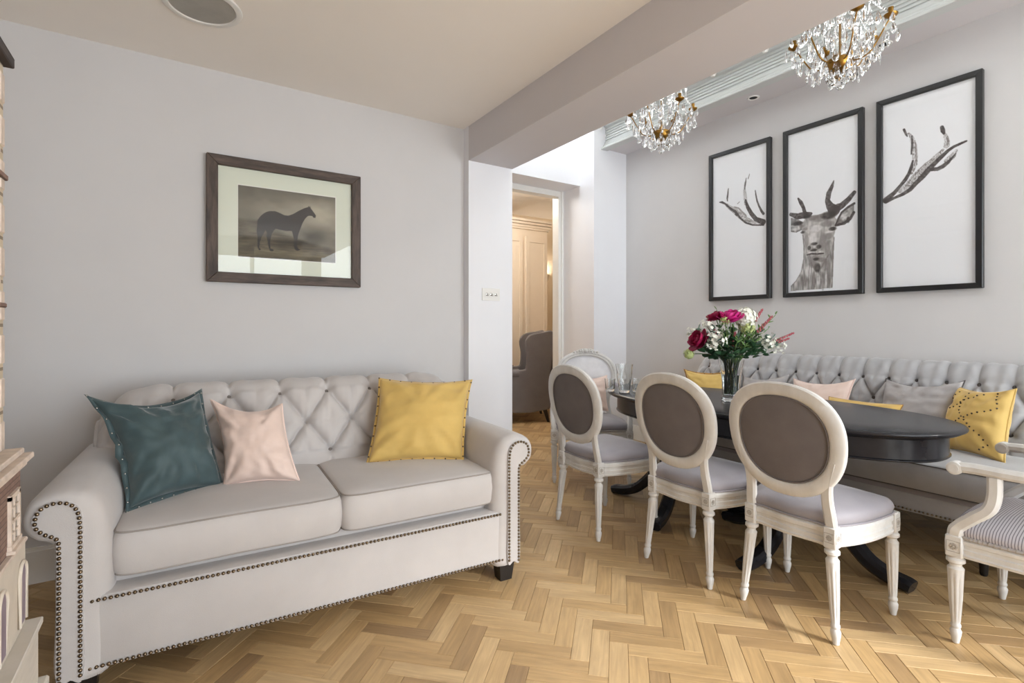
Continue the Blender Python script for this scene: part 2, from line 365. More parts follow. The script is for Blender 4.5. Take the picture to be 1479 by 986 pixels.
# doorway to the far room
struct('door_1', 'trim', [(3.565, 3.629, 4.50, 4.605, 0, 2.714), (2.076, 3.565, 4.50, 4.605, 2.655, 2.714), (3.600, 3.629, 4.485, 4.50, 0, 2.714)])
struct('wall_far_room_back', 'cream_wall', [(1.0, 6.2, 7.2, 7.3, 0, 3.2)])
struct('wall_far_room_left', 'cream_wall', [(1.0, 1.1, 3.36, 7.2, 0, 3.2)])
struct('wall_far_room_right', 'cream_wall', [(6.1, 6.2, 4.6, 7.2, 0, 3.2)])
struct('wall_far_room_front', 'cream_wall', [(4.1, 6.2, 4.60, 4.7, 0, 3.2), (2.075, 4.1, 4.60, 4.66, 2.72, 3.2), (3.63, 4.1, 4.60, 4.66, 0, 2.72), (1.0, 2.075, 4.515, 4.66, 0, 3.2)])
struct('ceiling_far_room', 'ceiling', [(1.0, 6.2, 4.60, 7.3, 3.1, 3.2)])

# floor: herringbone, every near block its own part
fl = struct('floor', 'gap', [(-1.5, 6.2, Y0 - .1, 7.3, -.06, -.004)])
FW = .0686; FN = 4
def plank_data(tone, L, Wd):
    a, w, t, c = L / 2 - .0006, Wd / 2 - .0006, .0, .0012
    vs = [(-a, -w, -.01), (a, -w, -.01), (a, w, -.01), (-a, w, -.01), (-a, -w, -c), (a, -w, -c), (a, w, -c), (-a, w, -c), (-a + c, -w + c, 0), (a - c, -w + c, 0), (a - c, w - c, 0), (-a + c, w - c, 0)]
    fs = [(8, 9, 10, 11)] + [(i, (i + 1) % 4, 4 + (i + 1) % 4, 4 + i) for i in range(4)] + [(4 + i, 4 + (i + 1) % 4, 8 + (i + 1) % 4, 8 + i) for i in range(4)]
    return vs, fs
def finish_planks(me, tones, uvs):
    at = me.attributes.new('tone', 'FLOAT', 'FACE'); at.data.foreach_set('value', tones)
    uv = me.uv_layers.new(name='UVMap'); uv.data.foreach_set('uv', uvs)
pv, pf = plank_data(0, FW * FN, FW)
variants = []
for k in range(28):
    me = bpy.data.meshes.new('plank'); me.from_pydata(pv, [], pf)
    tone = (k % 14) / 13.0; tone = tone ** .8
    ox, oy = rnd.uniform(0, 90), rnd.uniform(0, 90); uvs = []
    for f in pf:
        for i in f: uvs += [pv[i][0] + ox, pv[i][1] + oy]
    finish_planks(me, [tone] * len(pf), uvs); me.materials.append(M['floor']); variants.append(me)
q = math.sqrt(.5); ux = Vector((q, q, 0)) * FW; vx = Vector((-q, q, 0)) * FW; org = Vector((1.6245, 1.2865, 0))
planks = []
for j in range(-12, 16):
    for i in range(-75, 85):
        for kind in (0, 1):
            cu, cv_ = (i + 8 * j + 2.0, i + .5) if kind == 0 else (i + 8 * j - .5, i + 2.0)
            p = org + ux * cu + vx * cv_
            if not (-1.38 < p.x < 6.05 and Y0 + .02 < p.y < 7.15): continue
            if p.x > 4.2 and p.y < 4.5 or (p.x < 2.0 and p.y > 3.5): continue
            planks.append((p, PI / 4 if kind == 0 else 3 * PI / 4))
def cam_px(p):
    d = p.x * .5475 + p.y * .8368; l = p.x * .8368 - p.y * .5475
    if d < .3: return None
    return 739.5 + 739 * l / d, 472 + 739 * 1.2 / d, d
vis = []; rest = []
for p, a in planks:
    c = cam_px(p); ok = False
    if c and -20 < c[0] < 1500 and c[1] < 1010 and p.y > 0:
        under_sofa = -.34 < p.x < 1.34 and 2.12 < p.y
        under_set = p.x > 3.3 and p.y < 3.1
        ok = not (under_sofa or under_set or p.y > 3.3) and not (c[0] < 60)
    (vis if ok else rest).append((c[2] if c else 99, p, a))
vis.sort(key=lambda t: t[0]); rest += vis[300:]; vis = vis[:300]
for d, p, a in vis:
    o = bpy.data.objects.new('plank', variants[rnd.randrange(28)]); COL.objects.link(o); o.parent = fl; o.location = p; o.rotation_euler = (0, 0, a + (PI if rnd.random() < .5 else 0))
V = []; Fc = []; T = []; U = []
for d, p, a in rest:
    n = len(V); ca, sa = math.cos(a), math.sin(a); tone = (rnd.random()) ** .8; ox, oy = rnd.uniform(0, 90), rnd.uniform(0, 90)
    V += [(x * ca - y * sa + p.x, x * sa + y * ca + p.y, z) for x, y, z in pv]
    for f in pf:
        Fc.append([i + n for i in f]); T.append(tone)
        for i in f: U += [pv[i][0] + ox, pv[i][1] + oy]
me = bpy.data.meshes.new('planks_beyond'); me.from_pydata(V, [], Fc); finish_planks(me, T, U); link('planks_beyond', me, 'floor', fl, 'stuff')

ANTLER_L = [('D', [(2.7435, 2.4252, 0.004), (2.7489, 2.3819, 0.0073), (2.7543, 2.3426, 0.0081), (2.7525, 2.3179, 0.0049)]), ('L', [(2.8236, 2.3203, 0.0066), (2.7778, 2.2987, 0.0098), (2.7327, 2.2573, 0.0178), (2.6796, 2.215, 0.024), (2.6275, 2.1655, 0.0269), (2.5764, 2.117, 0.0266), (2.518, 2.0836, 0.0217), (2.469, 2.0714, 0.02), (2.421, 2.0709, 0.0213)]), ('D', [(2.8329, 2.3222, 0.0033), (2.8052, 2.3165, 0.0098), (2.7733, 2.2962, 0.0065), (2.7327, 2.2533, 0.0089), (2.6708, 2.2037, 0.0112), (2.6275, 2.1418, 0.0071), (2.5764, 2.0935, 0.0071), (2.518, 2.0658, 0.0062), (2.469, 2.056, 0.0061), (2.421, 2.0518, 0.0091)]), ('D', [(2.5429, 2.5044, 0.0023), (2.5554, 2.4685, 0.0039)]), ('L', [(2.5832, 2.4399, 0.0078), (2.5891, 2.3864, 0.0094), (2.5849, 2.3304, 0.0157), (2.5764, 2.2581, 0.0141)]), ('D', [(2.5739, 2.4769, 0.0031), (2.5815, 2.4317, 0.0071), (2.5882, 2.3862, 0.0047)]), ('D', [(2.5806, 2.2903, 0.0078), (2.5596, 2.2235, 0.0156), (2.5263, 2.1626, 0.0171), (2.4853, 2.1088, 0.0185), (2.421, 2.0747, 0.0228)]), ('D', [(2.4918, 2.3528, 0.0039), (2.4853, 2.309, 0.0062), (2.4755, 2.2608, 0.0069), (2.4569, 2.211, 0.0077), (2.4369, 2.1689, 0.0099), (2.4194, 2.1428, 0.0106)]), ('M', [(2.6884, 2.2527, 0.0048), (2.6447, 2.2322, 0.0071), (2.6104, 2.194, 0.0063), (2.5764, 2.1562, 0.0071)]), ('M', [(2.5849, 2.1146, 0.0063), (2.5346, 2.102, 0.0062)]), ('D', [(2.6796, 2.187, 0.0048), (2.6621, 2.1718, 0.0056)]), ('M', [(2.6534, 2.2736, 0.004), (2.6361, 2.286, 0.0032)])]
ANTLER_R = [('D', [(1.4349, 2.5264, 0.0071), (1.423, 2.4908, 0.0063), (1.4159, 2.4745, 0.0035)]), ('L', [(1.4083, 2.4897, 0.007), (1.3907, 2.4596, 0.0112), (1.3791, 2.4002, 0.0167), (1.3733, 2.3289, 0.0153), (1.3762, 2.2809, 0.0153), (1.3937, 2.2295, 0.0154)]), ('D', [(1.3907, 2.4701, 0.0042), (1.389, 2.4241, 0.0063), (1.3907, 2.3827, 0.0056), (1.3937, 2.3485, 0.0035)]), ('M', [(1.3705, 2.4185, 0.0028), (1.3676, 2.3273, 0.0042), (1.3647, 2.2709, 0.0042)]), ('D', [(1.3849, 2.3042, 0.0049), (1.3937, 2.2645, 0.0091), (1.4054, 2.2255, 0.0105), (1.426, 2.1883, 0.012), (1.4528, 2.1558, 0.0107), (1.4892, 2.114, 0.0129), (1.5387, 2.0742, 0.0203)]), ('L', [(1.2259, 2.328, 0.0081), (1.2583, 2.2968, 0.0149), (1.2968, 2.2597, 0.015), (1.3361, 2.2288, 0.0207), (1.3705, 2.1958, 0.0209), (1.4054, 2.1553, 0.0183), (1.4528, 2.1167, 0.0156)]), ('M', [(1.2802, 2.2893, 0.002), (1.3192, 2.2657, 0.0027), (1.3418, 2.2441, 0.0028), (1.3705, 2.2097, 0.0028), (1.4112, 2.1637, 0.0028)]), ('D', [(1.2312, 2.4774, 0.0094), (1.2259, 2.4521, 0.0128), (1.2194, 2.43, 0.0067)]), ('L', [(1.2125, 2.4177, 0.0107), (1.2045, 2.3752, 0.0133), (1.2072, 2.3493, 0.016)]), ('M', [(1.2045, 2.4019, 0.0033), (1.1992, 2.3669, 0.004), (1.2045, 2.3485, 0.0033)]), ('D', [(1.1104, 2.3499, 0.0059), (1.1368, 2.3428, 0.0079), (1.173, 2.3325, 0.0086), (1.1992, 2.3169, 0.01), (1.2312, 2.2892, 0.0128), (1.2692, 2.2523, 0.0136), (1.2968, 2.2255, 0.0164), (1.3305, 2.186, 0.0165), (1.3647, 2.1527, 0.0139), (1.3995, 2.1154, 0.014), (1.4409, 2.0928, 0.0113), (1.4892, 2.0782, 0.0086), (1.5387, 2.0669, 0.0174)]), ('L', [(1.16, 2.3056, 0.0079), (1.1782, 2.2744, 0.0172), (1.2045, 2.255, 0.016)]), ('D', [(1.1615, 2.2895, 0.0033), (1.1782, 2.2678, 0.0053), (1.1992, 2.2436, 0.0107), (1.2259, 2.2239, 0.0134), (1.2529, 2.2141, 0.0122), (1.2858, 2.2192, 0.0109)])]
STAG_STROKES = [('D', [(2.1349, 2.2106, 0.0063), (2.1143, 2.175, 0.0146), (2.0939, 2.1292, 0.0125), (2.0838, 2.0858, 0.0145)]), ('D', [(2.1924, 2.0954, 0.0127), (2.14, 2.07, 0.0231), (2.0838, 2.0702, 0.027), (2.0387, 2.0722, 0.0123)]), ('D', [(1.8741, 2.2866, 0.004), (1.887, 2.2479, 0.0129), (1.9085, 2.2029, 0.018), (1.9179, 2.1449, 0.018), (1.8991, 2.1012, 0.0279), (1.8713, 2.066, 0.0416)]), ('D', [(1.737, 2.1702, 0.0135), (1.7764, 2.1255, 0.0194), (1.8211, 2.0907, 0.0235), (1.8667, 2.075, 0.0337)])]
STAG_LINES = [('D', [(2.0667, 1.7581, 0.0052), (2.0338, 1.7635, 0.0072), (1.9896, 1.7561, 0.0071), (1.9463, 1.756, 0.005)]), ('D', [(1.8621, 1.9555, 0.0059), (1.8211, 2.0417, 0.0069), (1.7764, 2.0721, 0.0087), (1.737, 2.0904, 0.0087)]), ('D', [(1.8593, 1.953, 0.0089), (1.8031, 1.9583, 0.0107), (1.7632, 1.9844, 0.0106), (1.7396, 2.0264, 0.0096)]), ('M', [(1.8713, 1.8678, 0.004), (1.8796, 1.7797, 0.005), (1.8815, 1.641, 0.005), (1.887, 1.4973, 0.005)]), ('M', [(2.097, 1.9114, 0.0042), (2.0909, 1.8274, 0.0042), (2.0929, 1.7238, 0.0031)]), ('M', [(1.9085, 1.7435, 0.005), (1.9416, 1.687, 0.006), (1.9655, 1.644, 0.0051)]), ('M', [(2.0487, 1.7498, 0.0051), (2.0338, 1.6916, 0.0062), (2.014, 1.6487, 0.0051)]), ('M', [(2.0939, 1.7239, 0.0031), (2.1112, 1.6319, 0.0031), (2.1504, 1.5639, 0.0032), (2.1903, 1.5245, 0.0032)]), ('M', [(2.0487, 1.688, 0.0031), (2.0586, 1.5137, 0.0031)]), ('M', [(2.014, 1.6231, 0.0031), (2.0091, 1.5053, 0.0041)]), ('M', [(1.9655, 1.6188, 0.003), (1.9684, 1.5077, 0.003)]), ('M', [(1.9226, 1.6249, 0.003), (1.9132, 1.499, 0.004)])]
STAG_POLYS = {'neck': [(2.099, 1.8701), (2.0888, 1.8064), (2.0939, 1.7239), (2.1092, 1.6317), (2.1504, 1.5618), (2.1924, 1.5226), (2.1924, 1.4854), (1.8852, 1.4903), (1.8805, 1.6012), (1.8759, 1.6999), (1.8713, 1.7985), (1.8759, 1.8784), (1.9511, 1.809), (2.0487, 1.7807)], 'head': [(2.0437, 2.0577), (1.9896, 2.053), (1.9416, 2.0643), (1.8852, 2.0488), (1.8529, 1.9934), (1.8575, 1.9448), (1.8621, 1.9159), (1.8759, 1.8685), (1.8805, 1.8394), (1.8945, 1.7816), (1.9085, 1.7435), (1.9416, 1.687), (1.9655, 1.639), (1.9945, 1.6163), (2.014, 1.6436), (2.0387, 1.6973), (2.0586, 1.751), (2.0737, 1.8045), (2.099, 1.8701), (2.1041, 1.9229), (2.1092, 1.9654), (2.099, 2.0158), (2.0787, 2.0486)], 'ear_r': [(1.8621, 1.9505), (1.8575, 1.9942), (1.8211, 2.0466), (1.7764, 2.077), (1.737, 2.0981), (1.737, 2.0259), (1.7632, 1.9825), (1.8031, 1.9573), (1.8438, 1.9475)], 'ear_l': [(2.1924, 2.0689), (2.14, 2.049), (2.0888, 2.0088), (2.0888, 1.9621), (2.1504, 1.9436), (2.1924, 1.9554)]}
STAG_SPOTS = [('M', 1.9511, 2.0258, 0.089, 0.0303), ('D', 1.9085, 2.0381, 0.0556, 0.0299), ('M', 2.019, 2.0379, 0.0391, 0.0205), ('D', 2.0687, 2.0571, 0.034, 0.0165), ('M', 1.9226, 1.9756, 0.0513, 0.0221), ('W', 2.0042, 1.9537, 0.0502, 0.0265), ('W', 2.0239, 1.8749, 0.0294, 0.0512), ('M', 1.9511, 1.8493, 0.0247, 0.0756), ('M', 1.9179, 1.7846, 0.0206, 0.06), ('M', 2.0707, 1.8661, 0.0161, 0.062), ('M', 1.9085, 1.8833, 0.0261, 0.028), ('D', 1.8815, 1.9309, 0.0277, 0.0149), ('D', 1.8833, 1.9312, 0.0129, 0.0109), ('W', 1.9085, 1.9113, 0.028, 0.008), ('D', 2.099, 1.9388, 0.0183, 0.0104), ('M', 2.0838, 1.9613, 0.0222, 0.0124), ('D', 2.014, 1.8377, 0.0253, 0.0112), ('D', 1.9799, 1.8098, 0.0183, 0.0173), ('D', 2.0506, 1.8098, 0.0129, 0.0175), ('D', 2.017, 1.7891, 0.0274, 0.0103), ('W', 2.0111, 1.8138, 0.0127, 0.0081), ('W', 2.0338, 1.7737, 0.0256, 0.0072), ('W', 1.9655, 1.7704, 0.0192, 0.0091), ('M', 2.0042, 1.7242, 0.0387, 0.0265), ('D', 1.9994, 1.7186, 0.0233, 0.0122), ('D', 1.9916, 1.6516, 0.0252, 0.0366), ('M', 2.0239, 1.6804, 0.0333, 0.0267), ('M', 1.9321, 1.671, 0.032, 0.0502), ('M', 1.9607, 1.7092, 0.0286, 0.0181), ('D', 2.138, 2.014, 0.041, 0.0167), ('W', 2.1504, 1.9772, 0.0392, 0.021), ('M', 2.1092, 1.9862, 0.0183, 0.0146), ('W', 1.8076, 2.0069, 0.0303, 0.0253), ('D', 1.7764, 1.98, 0.0123, 0.0233), ('M', 1.8301, 1.9796, 0.018, 0.0196), ('M', 2.0888, 1.5572, 0.0302, 0.0519), ('M', 2.019, 1.5622, 0.0157, 0.0614), ('M', 1.9511, 1.5469, 0.0133, 0.0706), ('M', 1.9038, 1.5832, 0.0112, 0.0898), ('W', 2.0586, 1.6272, 0.0199, 0.0516), ('W', 1.9848, 1.5596, 0.0136, 0.0508), ('W', 1.9273, 1.5652, 0.0094, 0.0602)]
HORSE = [(0.3795, 1.7823), (0.3827, 1.8081), (0.4002, 1.8356), (0.4234, 1.8563), (0.4468, 1.867), (0.4752, 1.868), (0.4991, 1.8606), (0.5232, 1.8506), (0.5426, 1.8503), (0.5721, 1.8644), (0.6018, 1.8866), (0.6319, 1.9053), (0.6521, 1.9144), (0.6582, 1.9248), (0.6613, 1.9145), (0.6664, 1.9227), (0.6684, 1.9111), (0.6776, 1.8989), (0.6905, 1.8817), (0.6992, 1.8693), (0.6956, 1.8565), (0.6853, 1.8542), (0.6776, 1.864), (0.6648, 1.8651), (0.6521, 1.8609), (0.6369, 1.8431), (0.6243, 1.8203), (0.6168, 1.7982), (0.6093, 1.7762), (0.5993, 1.7487), (0.5943, 1.7111), (0.5918, 1.6792), (0.5993, 1.6613), (0.6118, 1.6571), (0.5918, 1.6485), (0.5795, 1.657), (0.5745, 1.6777), (0.576, 1.7094), (0.5696, 1.7404), (0.5647, 1.762), (0.5232, 1.7608), (0.4943, 1.764), (0.4776, 1.7684), (0.4657, 1.7558), (0.4563, 1.7342), (0.4492, 1.7077), (0.4468, 1.6766), (0.4492, 1.6511), (0.4681, 1.6424), (0.4563, 1.6347), (0.4459, 1.638), (0.4375, 1.6655), (0.4337, 1.696), (0.4281, 1.716), (0.4304, 1.7367), (0.4234, 1.7539), (0.4141, 1.735), (0.4025, 1.7134), (0.3933, 1.682), (0.391, 1.6512), (0.4002, 1.6393), (0.3887, 1.6358), (0.3827, 1.6505), (0.3809, 1.6808), (0.3827, 1.7115), (0.3772, 1.7313)]

# ================================================================ PILLOWS
def pillow(name, label, bl, br, tr, tl, T, m, group=None, pinch=.09, sag=0., waist=0., seed=0, crease=.006, n=34, cat='cushion', trim=None, up=(0, 0, 1)):
    BL, BR, TR, TL = map(Vector, (bl, br, tr, tl)); ori = (BL + BR) / 2
    nrm = ((BR - BL) + (TR - TL)).cross((TL - BL) + (TR - BR)).normalized()
    root = thing(name, label, cat, ori, 0, group)
    def pos(u, v, s):
        uu = u * (1 - pinch * (1 - v * v) ** 1.0) + waist * (1 - v * v) * ((1 - u) / 2) ** 2; vv = v * (1 - pinch * (1 - u * u) ** 1.0) - sag * (1 - u * u) * ((v + 1) / 2) ** 2
        a, c = (uu + 1) / 2, (vv + 1) / 2
        p = BL * (1 - a) * (1 - c) + BR * a * (1 - c) + TR * a * c + TL * (1 - a) * c
        w = max(0, (1 - u * u) * (1 - v * v)); h = T * (w ** .42) * .5
        edge = 1 - max(abs(u), abs(v))
        # soft folds running in from the corners and the edges
        q = noise.noise(Vector((u * 2.1 + seed, v * 4.2, seed * 1.7))) + .6 * noise.noise(Vector((u * 6 + seed, v * 9, 3)))
        ang = math.atan2(v, u); fold = math.sin(ang * 11 + seed * 3 + 2 * noise.noise(Vector((u * 2, v * 2, seed)))) * min(1, (u * u + v * v)) * (1 if s > 0 else .5)
        h += .6 * crease * math.sin(v * 15 + 2 * noise.noise(Vector((u * 2, v * 2, seed)))) * max(0, -u) * (1 - v * v) * (1 if waist else 0)
        h += crease * (q * 1.0 + .8 * fold) * min(1, edge * 7)
        return p + nrm * s * h - ori
    b = MB()
    def param(i):  # denser near the edge
        t = -1 + 2 * i; return math.sin(t * PI / 2) * .5 + t * .5
    b.grid(lambda i, j: pos(param(i), param(j), 1), n, n)
    b.grid(lambda i, j: pos(param(i), param(j), -.8), n, n)
    bm = bmesh.new(); me = b.mesh('pillow_cover', 180, False); bm.from_mesh(me); bmesh.ops.remove_doubles(bm, verts=bm.verts[:], dist=.0004); bmesh.ops.recalc_face_normals(bm, faces=bm.faces[:]); bm.to_mesh(me); bm.free(); me.shade_smooth()
    link('pillow_cover', me, m, root)
    rim = []
    K = 26
    for side in range(4):
        for k in range(K):
            t = -1 + 2 * k / K
            u, v = [(t, -1), (1, t), (-t, 1), (-1, -t)][side]; rim.append(pos(u, v, 1))
    if trim and 'pipe' in trim:
        t = MB(); t.tube(rim, trim['pipe'][1], 6, True, nrm); t.build('piping', trim['pipe'][0], root, 180)
    if trim and 'flange' in trim:
        mt, w = trim['flange']; t = MB(); c = sum(rim, Vector()) / len(rim); vs = []; N = len(rim)
        for p in rim:
            d = (p - c); d.normalize(); wob = 1 + .15 * noise.noise(p * 20)
            vs += [p - d * .004 + nrm * .003, p + d * w * wob + nrm * .001, p + d * w * wob - nrm * .001, p - d * .004 - nrm * .003]
        t.add(vs, [(4 * i + a, 4 * i + (a + 1) % 4, 4 * ((i + 1) % N) + (a + 1) % 4, 4 * ((i + 1) % N) + a) for i in range(N) for a in range(4)]); t.build('flange', mt, root, 180)
        if 'stud' in trim:
            s = MB(); ms, r, every = trim['stud']
            for i in range(0, N, every):
                d = (rim[i] - c).normalized(); s.sphere(rim[i] + d * w * .5 + nrm * .002, r, 8, 5, (1, 1, 1))
            s.build('stud_trim', ms, root, 180, 'stuff')
    elif trim and 'stud' in trim:
        s = MB(); ms, r, every = trim['stud']
        for i in range(0, len(rim), every): s.sphere(rim[i] + nrm * .001, r, 8, 5)
        s.build('bead_trim', ms, root, 180, 'stuff')
    if trim and 'dots' in trim:
        s = MB()
        for (u, v) in trim['dots']: s.sphere(pos(u, v, 1), .0048, 8, 5, (1, 1, 1))
        s.build('embroidered_dots', 'dot', root, 180, 'stuff')
    return root

# ================================================================ TUFTED UPHOLSTERY
def tufted(x0, x1, prof, du, rows, s_rows, depth, u_off, top_fn=None, nu=220, nv=90, flip=False, r_btn=.014):
    """prof: list of (y,z) from the seat up the front and over the top. returns (MB sheet, list of button centres)"""
    P = catmull([(p[0], p[1], 0) for p in prof], 10); L = [0]
    for i in range(1, len(P)): L.append(L[-1] + (P[i] - P[i - 1]).length)
    tot = L[-1]
    def at(s):
        s = min(max(s, 0), tot - 1e-6)
        import bisect
        i = max(1, bisect.bisect_right(L, s)); i = min(i, len(L) - 1); t = (s - L[i - 1]) / (L[i] - L[i - 1] + 1e-9)
        p = P[i - 1].lerp(P[i], t); d = (P[i] - P[i - 1]).normalized(); return p, Vector((-d.y, d.x, 0)) 
    sgn = 1
    stop = s_rows[0]; dv = (s_rows[0] - s_rows[-1]) / (len(s_rows) - 1)  # row 0 is the top one
    def h(x, s):
        U = (x - u_off) / du; Vv = (stop - s) / dv   # rows at V=0,1,2..
        edge = min(1, (x - x0) / .03, (x1 - x) / .03); edge = max(0, edge) ** .5
        base = depth * edge
        def pleat(d, w): return math.exp(-abs(d) / w)
        dd = 0
        if Vv <= 0:
            ev = 2 * round(U / 2); fr = abs(U - ev) * du; up_ = -Vv * dv
            dd = (.34 * pleat(fr, .006) + .20 * pleat(fr, .022)) * max(.35, 1 - up_ * 2.2)
            br = math.hypot(fr, up_); dd = max(dd, 1.15 * pleat(br, .020)); rad = math.sin(math.atan2(up_, (U - ev) * du + 1e-6) * 9 + ev) * .0022 * math.exp(-br / .045)
            return base * (1 - dd) + .005 * (1 - math.cos(PI * (U - ev)) ** 2) + rad
        if Vv < len(s_rows) - 1:
            a = (U + Vv) / 2; c = (U - Vv) / 2
            fa = abs(a - round(a)); fc = abs(c - round(c)); k = 2 * du * .75
            mf = min(fa, fc) * k; dd = .38 * pleat(mf, .0045) + .26 * pleat(mf, .018)
            # nearest button
            best = 9; bc = (0, 0)
            for r in (math.floor(Vv), math.floor(Vv) + 1):
                o = r % 2; uu = round((U - o) / 2) * 2 + o if False else None
                cen = round(U - (r % 2) * 1.0)
                for cc in (math.floor(U), math.floor(U) + 1, math.floor(U) - 1, math.floor(U) + 2):
                    if (cc + r) % 2 == 0:
                        hd_ = math.hypot((U - cc) * du, (Vv - r) * dv)
                        if hd_ < best: best = hd_; bc = (cc, r)
            cc, r = bc; dxx = (U - cc) * du; dyy = (Vv - r) * dv; th_ = math.atan2(dyy, dxx)
            ang_w = noise.noise(Vector((x * 50, s * 8, 0))) * .0022 + math.sin(th_ * 10 + cc * 2.3 + r + 1.5 * noise.noise(Vector((x * 20, s * 20, 1)))) * .0048 * math.exp(-best / .055) * min(1, best / .012)
            dd = max(dd, 1.5 * pleat(best, .019)); puff = min(fa, fc) * 2
            return base * (1 - dd) + .014 * math.sin(PI * min(1, puff)) + ang_w
        fr = abs(U - round(U)) * du; dn = (Vv - (len(s_rows) - 1)) * dv; par = (len(s_rows) - 1) % 2; near = min(abs(U - cc) for cc in (math.floor(U), math.floor(U) + 1, math.floor(U) - 1) if (cc + par) % 2 == 0) * du
        dd = max(.45 * pleat(near, .010), 1.15 * pleat(math.hypot(near, dn), .024)); return base * (1 - dd) + .004
    def fn(i, j):
        x = x0 + (x1 - x0) * i; s = tot * j; p, nn = at(s); e = h(x, s)
        if top_fn: z = top_fn(x, p.y)
        else: z = p.y
        return Vector((x, p.x + nn.x * e * sgn, z + nn.y * e * sgn))
    b = MB(); b.grid(fn, nu, nv)
    btn = []
    for r, s in enumerate(s_rows):
        p, nn = at(s)
        k0 = math.ceil((x0 - u_off) / du); k1 = math.floor((x1 - u_off) / du)
        for k in range(k0, k1 + 1):
            if (r == 0) and False: continue
            if (k + r) % 2 and len(s_rows) > 1: continue
            x = u_off + k * du
            if x - x0 < .04 or x1 - x < .04: continue
            z = top_fn(x, p.y) if top_fn else p.y
            btn.append((Vector((x, p.x + nn.x * .004, z + nn.y * .004)), Vector((0, nn.x, nn.y))))
    return b, btn, fn

def seat_cushion(name, x0, x1, y0, y1, z0, z1, m, parent, pipe, crown=.02, seed=1, front_r=.02):
    cx, cy, hx, hy = (x0 + x1) / 2, (y0 + y1) / 2, (x1 - x0) / 2, (y1 - y0) / 2; loops = []
    def outline(k, inset, bulge):
        pts = []
        N = 96
        for i in range(N):
            a = 2 * PI * i / N; c, s_ = math.cos(a), math.sin(a); e = 2 / 14.0
            u = math.copysign(abs(c) ** e, c); v = math.copysign(abs(s_) ** e, s_)
            pts.append((cx + u * (hx - inset) + 0, cy + v * (hy - inset), u, v))
        return pts
    b = MB(); L = []
    zs = [(z0 + .004, .012), (z0, .0), (z0 + .02, -.008), (z0 + (z1 - z0) * .5, -.013), (z1 - .03, -.008), (z1 - .01, .0), (z1 - .004, .006)]
    L.append([Vector((p[0], p[1], z0 + .004)) for p in outline(0, hx * .5 if hx < hy else hy * .5, 0)])
    for z, ins in zs:
        L.append([Vector((p[0], p[1] + .0, z + .003 * noise.noise(Vector((p[0] * 9, p[1] * 9, seed))))) for p in outline(0, ins, 0)])
    for t in (.06, .14, .25, .4, .6, .8, .97):
        ring = []
        for p in outline(0, 0, 0):
            x = cx + (p[0] - cx) * (1 - t); y = cy + (p[1] - cy) * (1 - t)
            z = z1 - .004 + crown * (1 - (1 - t) ** 3) + .004 * noise.noise(Vector((x * 6, y * 6, seed))) * min(1, t * 4)
            ring.append(Vector((x, y, z)))
        L.append(ring)
    b.loft(L); c = b.build(name, m, parent, 60)
    for z in (z0 + .002, z1 - .008):
        t = MB(); t.tube([Vector((p[0], p[1], z + .003 * noise.noise(Vector((p[0] * 9, p[1] * 9, seed))))) for p in outline(0, -.001, 0)], .0032, 6, True); t.build('piping', pipe, c, 180)
    return c

def nails(parent, paths, pitch=.0155, r=.0062, nd=(0, -1, 0)):
    """dome nails along polylines"""
    for path in paths:
        P = [Vector(p) for p in path]; s = MB(); acc = 0; nd_ = Vector(nd)
        for i in range(len(P) - 1):
            L = (P[i + 1] - P[i]).length
            while acc < L:
                p = P[i].lerp(P[i + 1], acc / L); s.sphere(p, r, 8, 5); acc += pitch
            acc -= L
        s.build('nailhead_trim', 'nail', parent, 180, 'stuff')

# ================================================================ THE STONE LINEN SOFA
sofa = thing('tufted_sofa', 'stone-coloured linen two-seat sofa with buttoned back and rolled nail-studded arms under the horse picture', 'sofa', (.5255, 2.0625, 0), math.radians(-2.75))
sofa.scale = (1.027, 1, 1)
def mir(pts, s): return [(p[0] * s,) + tuple(p[1:]) for p in pts]
b = MB(); b.bx(-.745, .745, .012, .95, .095, .335, .012); b.build('base', 'sofa', sofa, 40)
b = MB(); b.bx(-.74, .74, .10, .9, .33, .366, .01); b.build('deck', 'sofa', sofa, 40)
panel = [(.817, .095), (.817, .30), (.817, .50), (.822, .542), (.850, .563), (.869, .585), (.873, .612), (.858, .640), (.826, .654), (.790, .650), (.765, .628), (.756, .585), (.755, .50), (.755, .30), (.755, .095), (.786, .095)]
pad = [(.826, .092), (.826, .30), (.828, .49), (.838, .520), (.872, .535), (.898, .565), (.904, .612), (.888, .655), (.842, .682), (.785, .686), (.735, .664), (.702, .60), (.690, .50), (.686, .34), (.686, .092), (.756, .092)]
for s in (-1, 1):
    Pn = catmull([(p[0] * s, 0, p[1]) for p in panel], 5, True); Pd = catmull([(p[0] * s, 0, p[1]) for p in pad], 5, True)
    def mixl(t, y, sh=0): return [Vector((a.x * (1 - t) + c.x * t, y, a.z * (1 - t) + c.z * t + sh)) for a, c in zip(Pn, Pd)]
    def pucker(lst, amt): return [v + Vector((0, 0, amt * noise.noise(Vector((v.x * 45, 0, v.z * 45))))) for v in lst]
    b = MB(); b.loft([mixl(0, .004), pucker(mixl(.35, .006), .002), pucker(mixl(.72, .018), .004), pucker(mixl(.93, .040), .003), mixl(1, .075), mixl(1.02, .2), mixl(1.02, .45), mixl(1.0, .7), mixl(.98, .90), mixl(.7, .93)])
    arm = b.build('arm', 'sofa', sofa, 60)
    b = MB(); b.loft([[Vector((v.x, .006, v.z)) for v in Pn], [Vector((v.x, -.006, v.z)) for v in Pn]]); b.build('front_panel', 'sofa', arm, 30)
    e = [(p[0] * s, -.008, p[1]) for p in panel[:15]]; cen = (.79, .4)
    E_ = [(p[0] + s * dx, p[1], p[2]) for p, dx in zip(e, [-.006] * 6 + [-.008, -.004, 0, .003, .006] + [.006] * 4)]
    nails(arm, [catmull(E_, 6)])
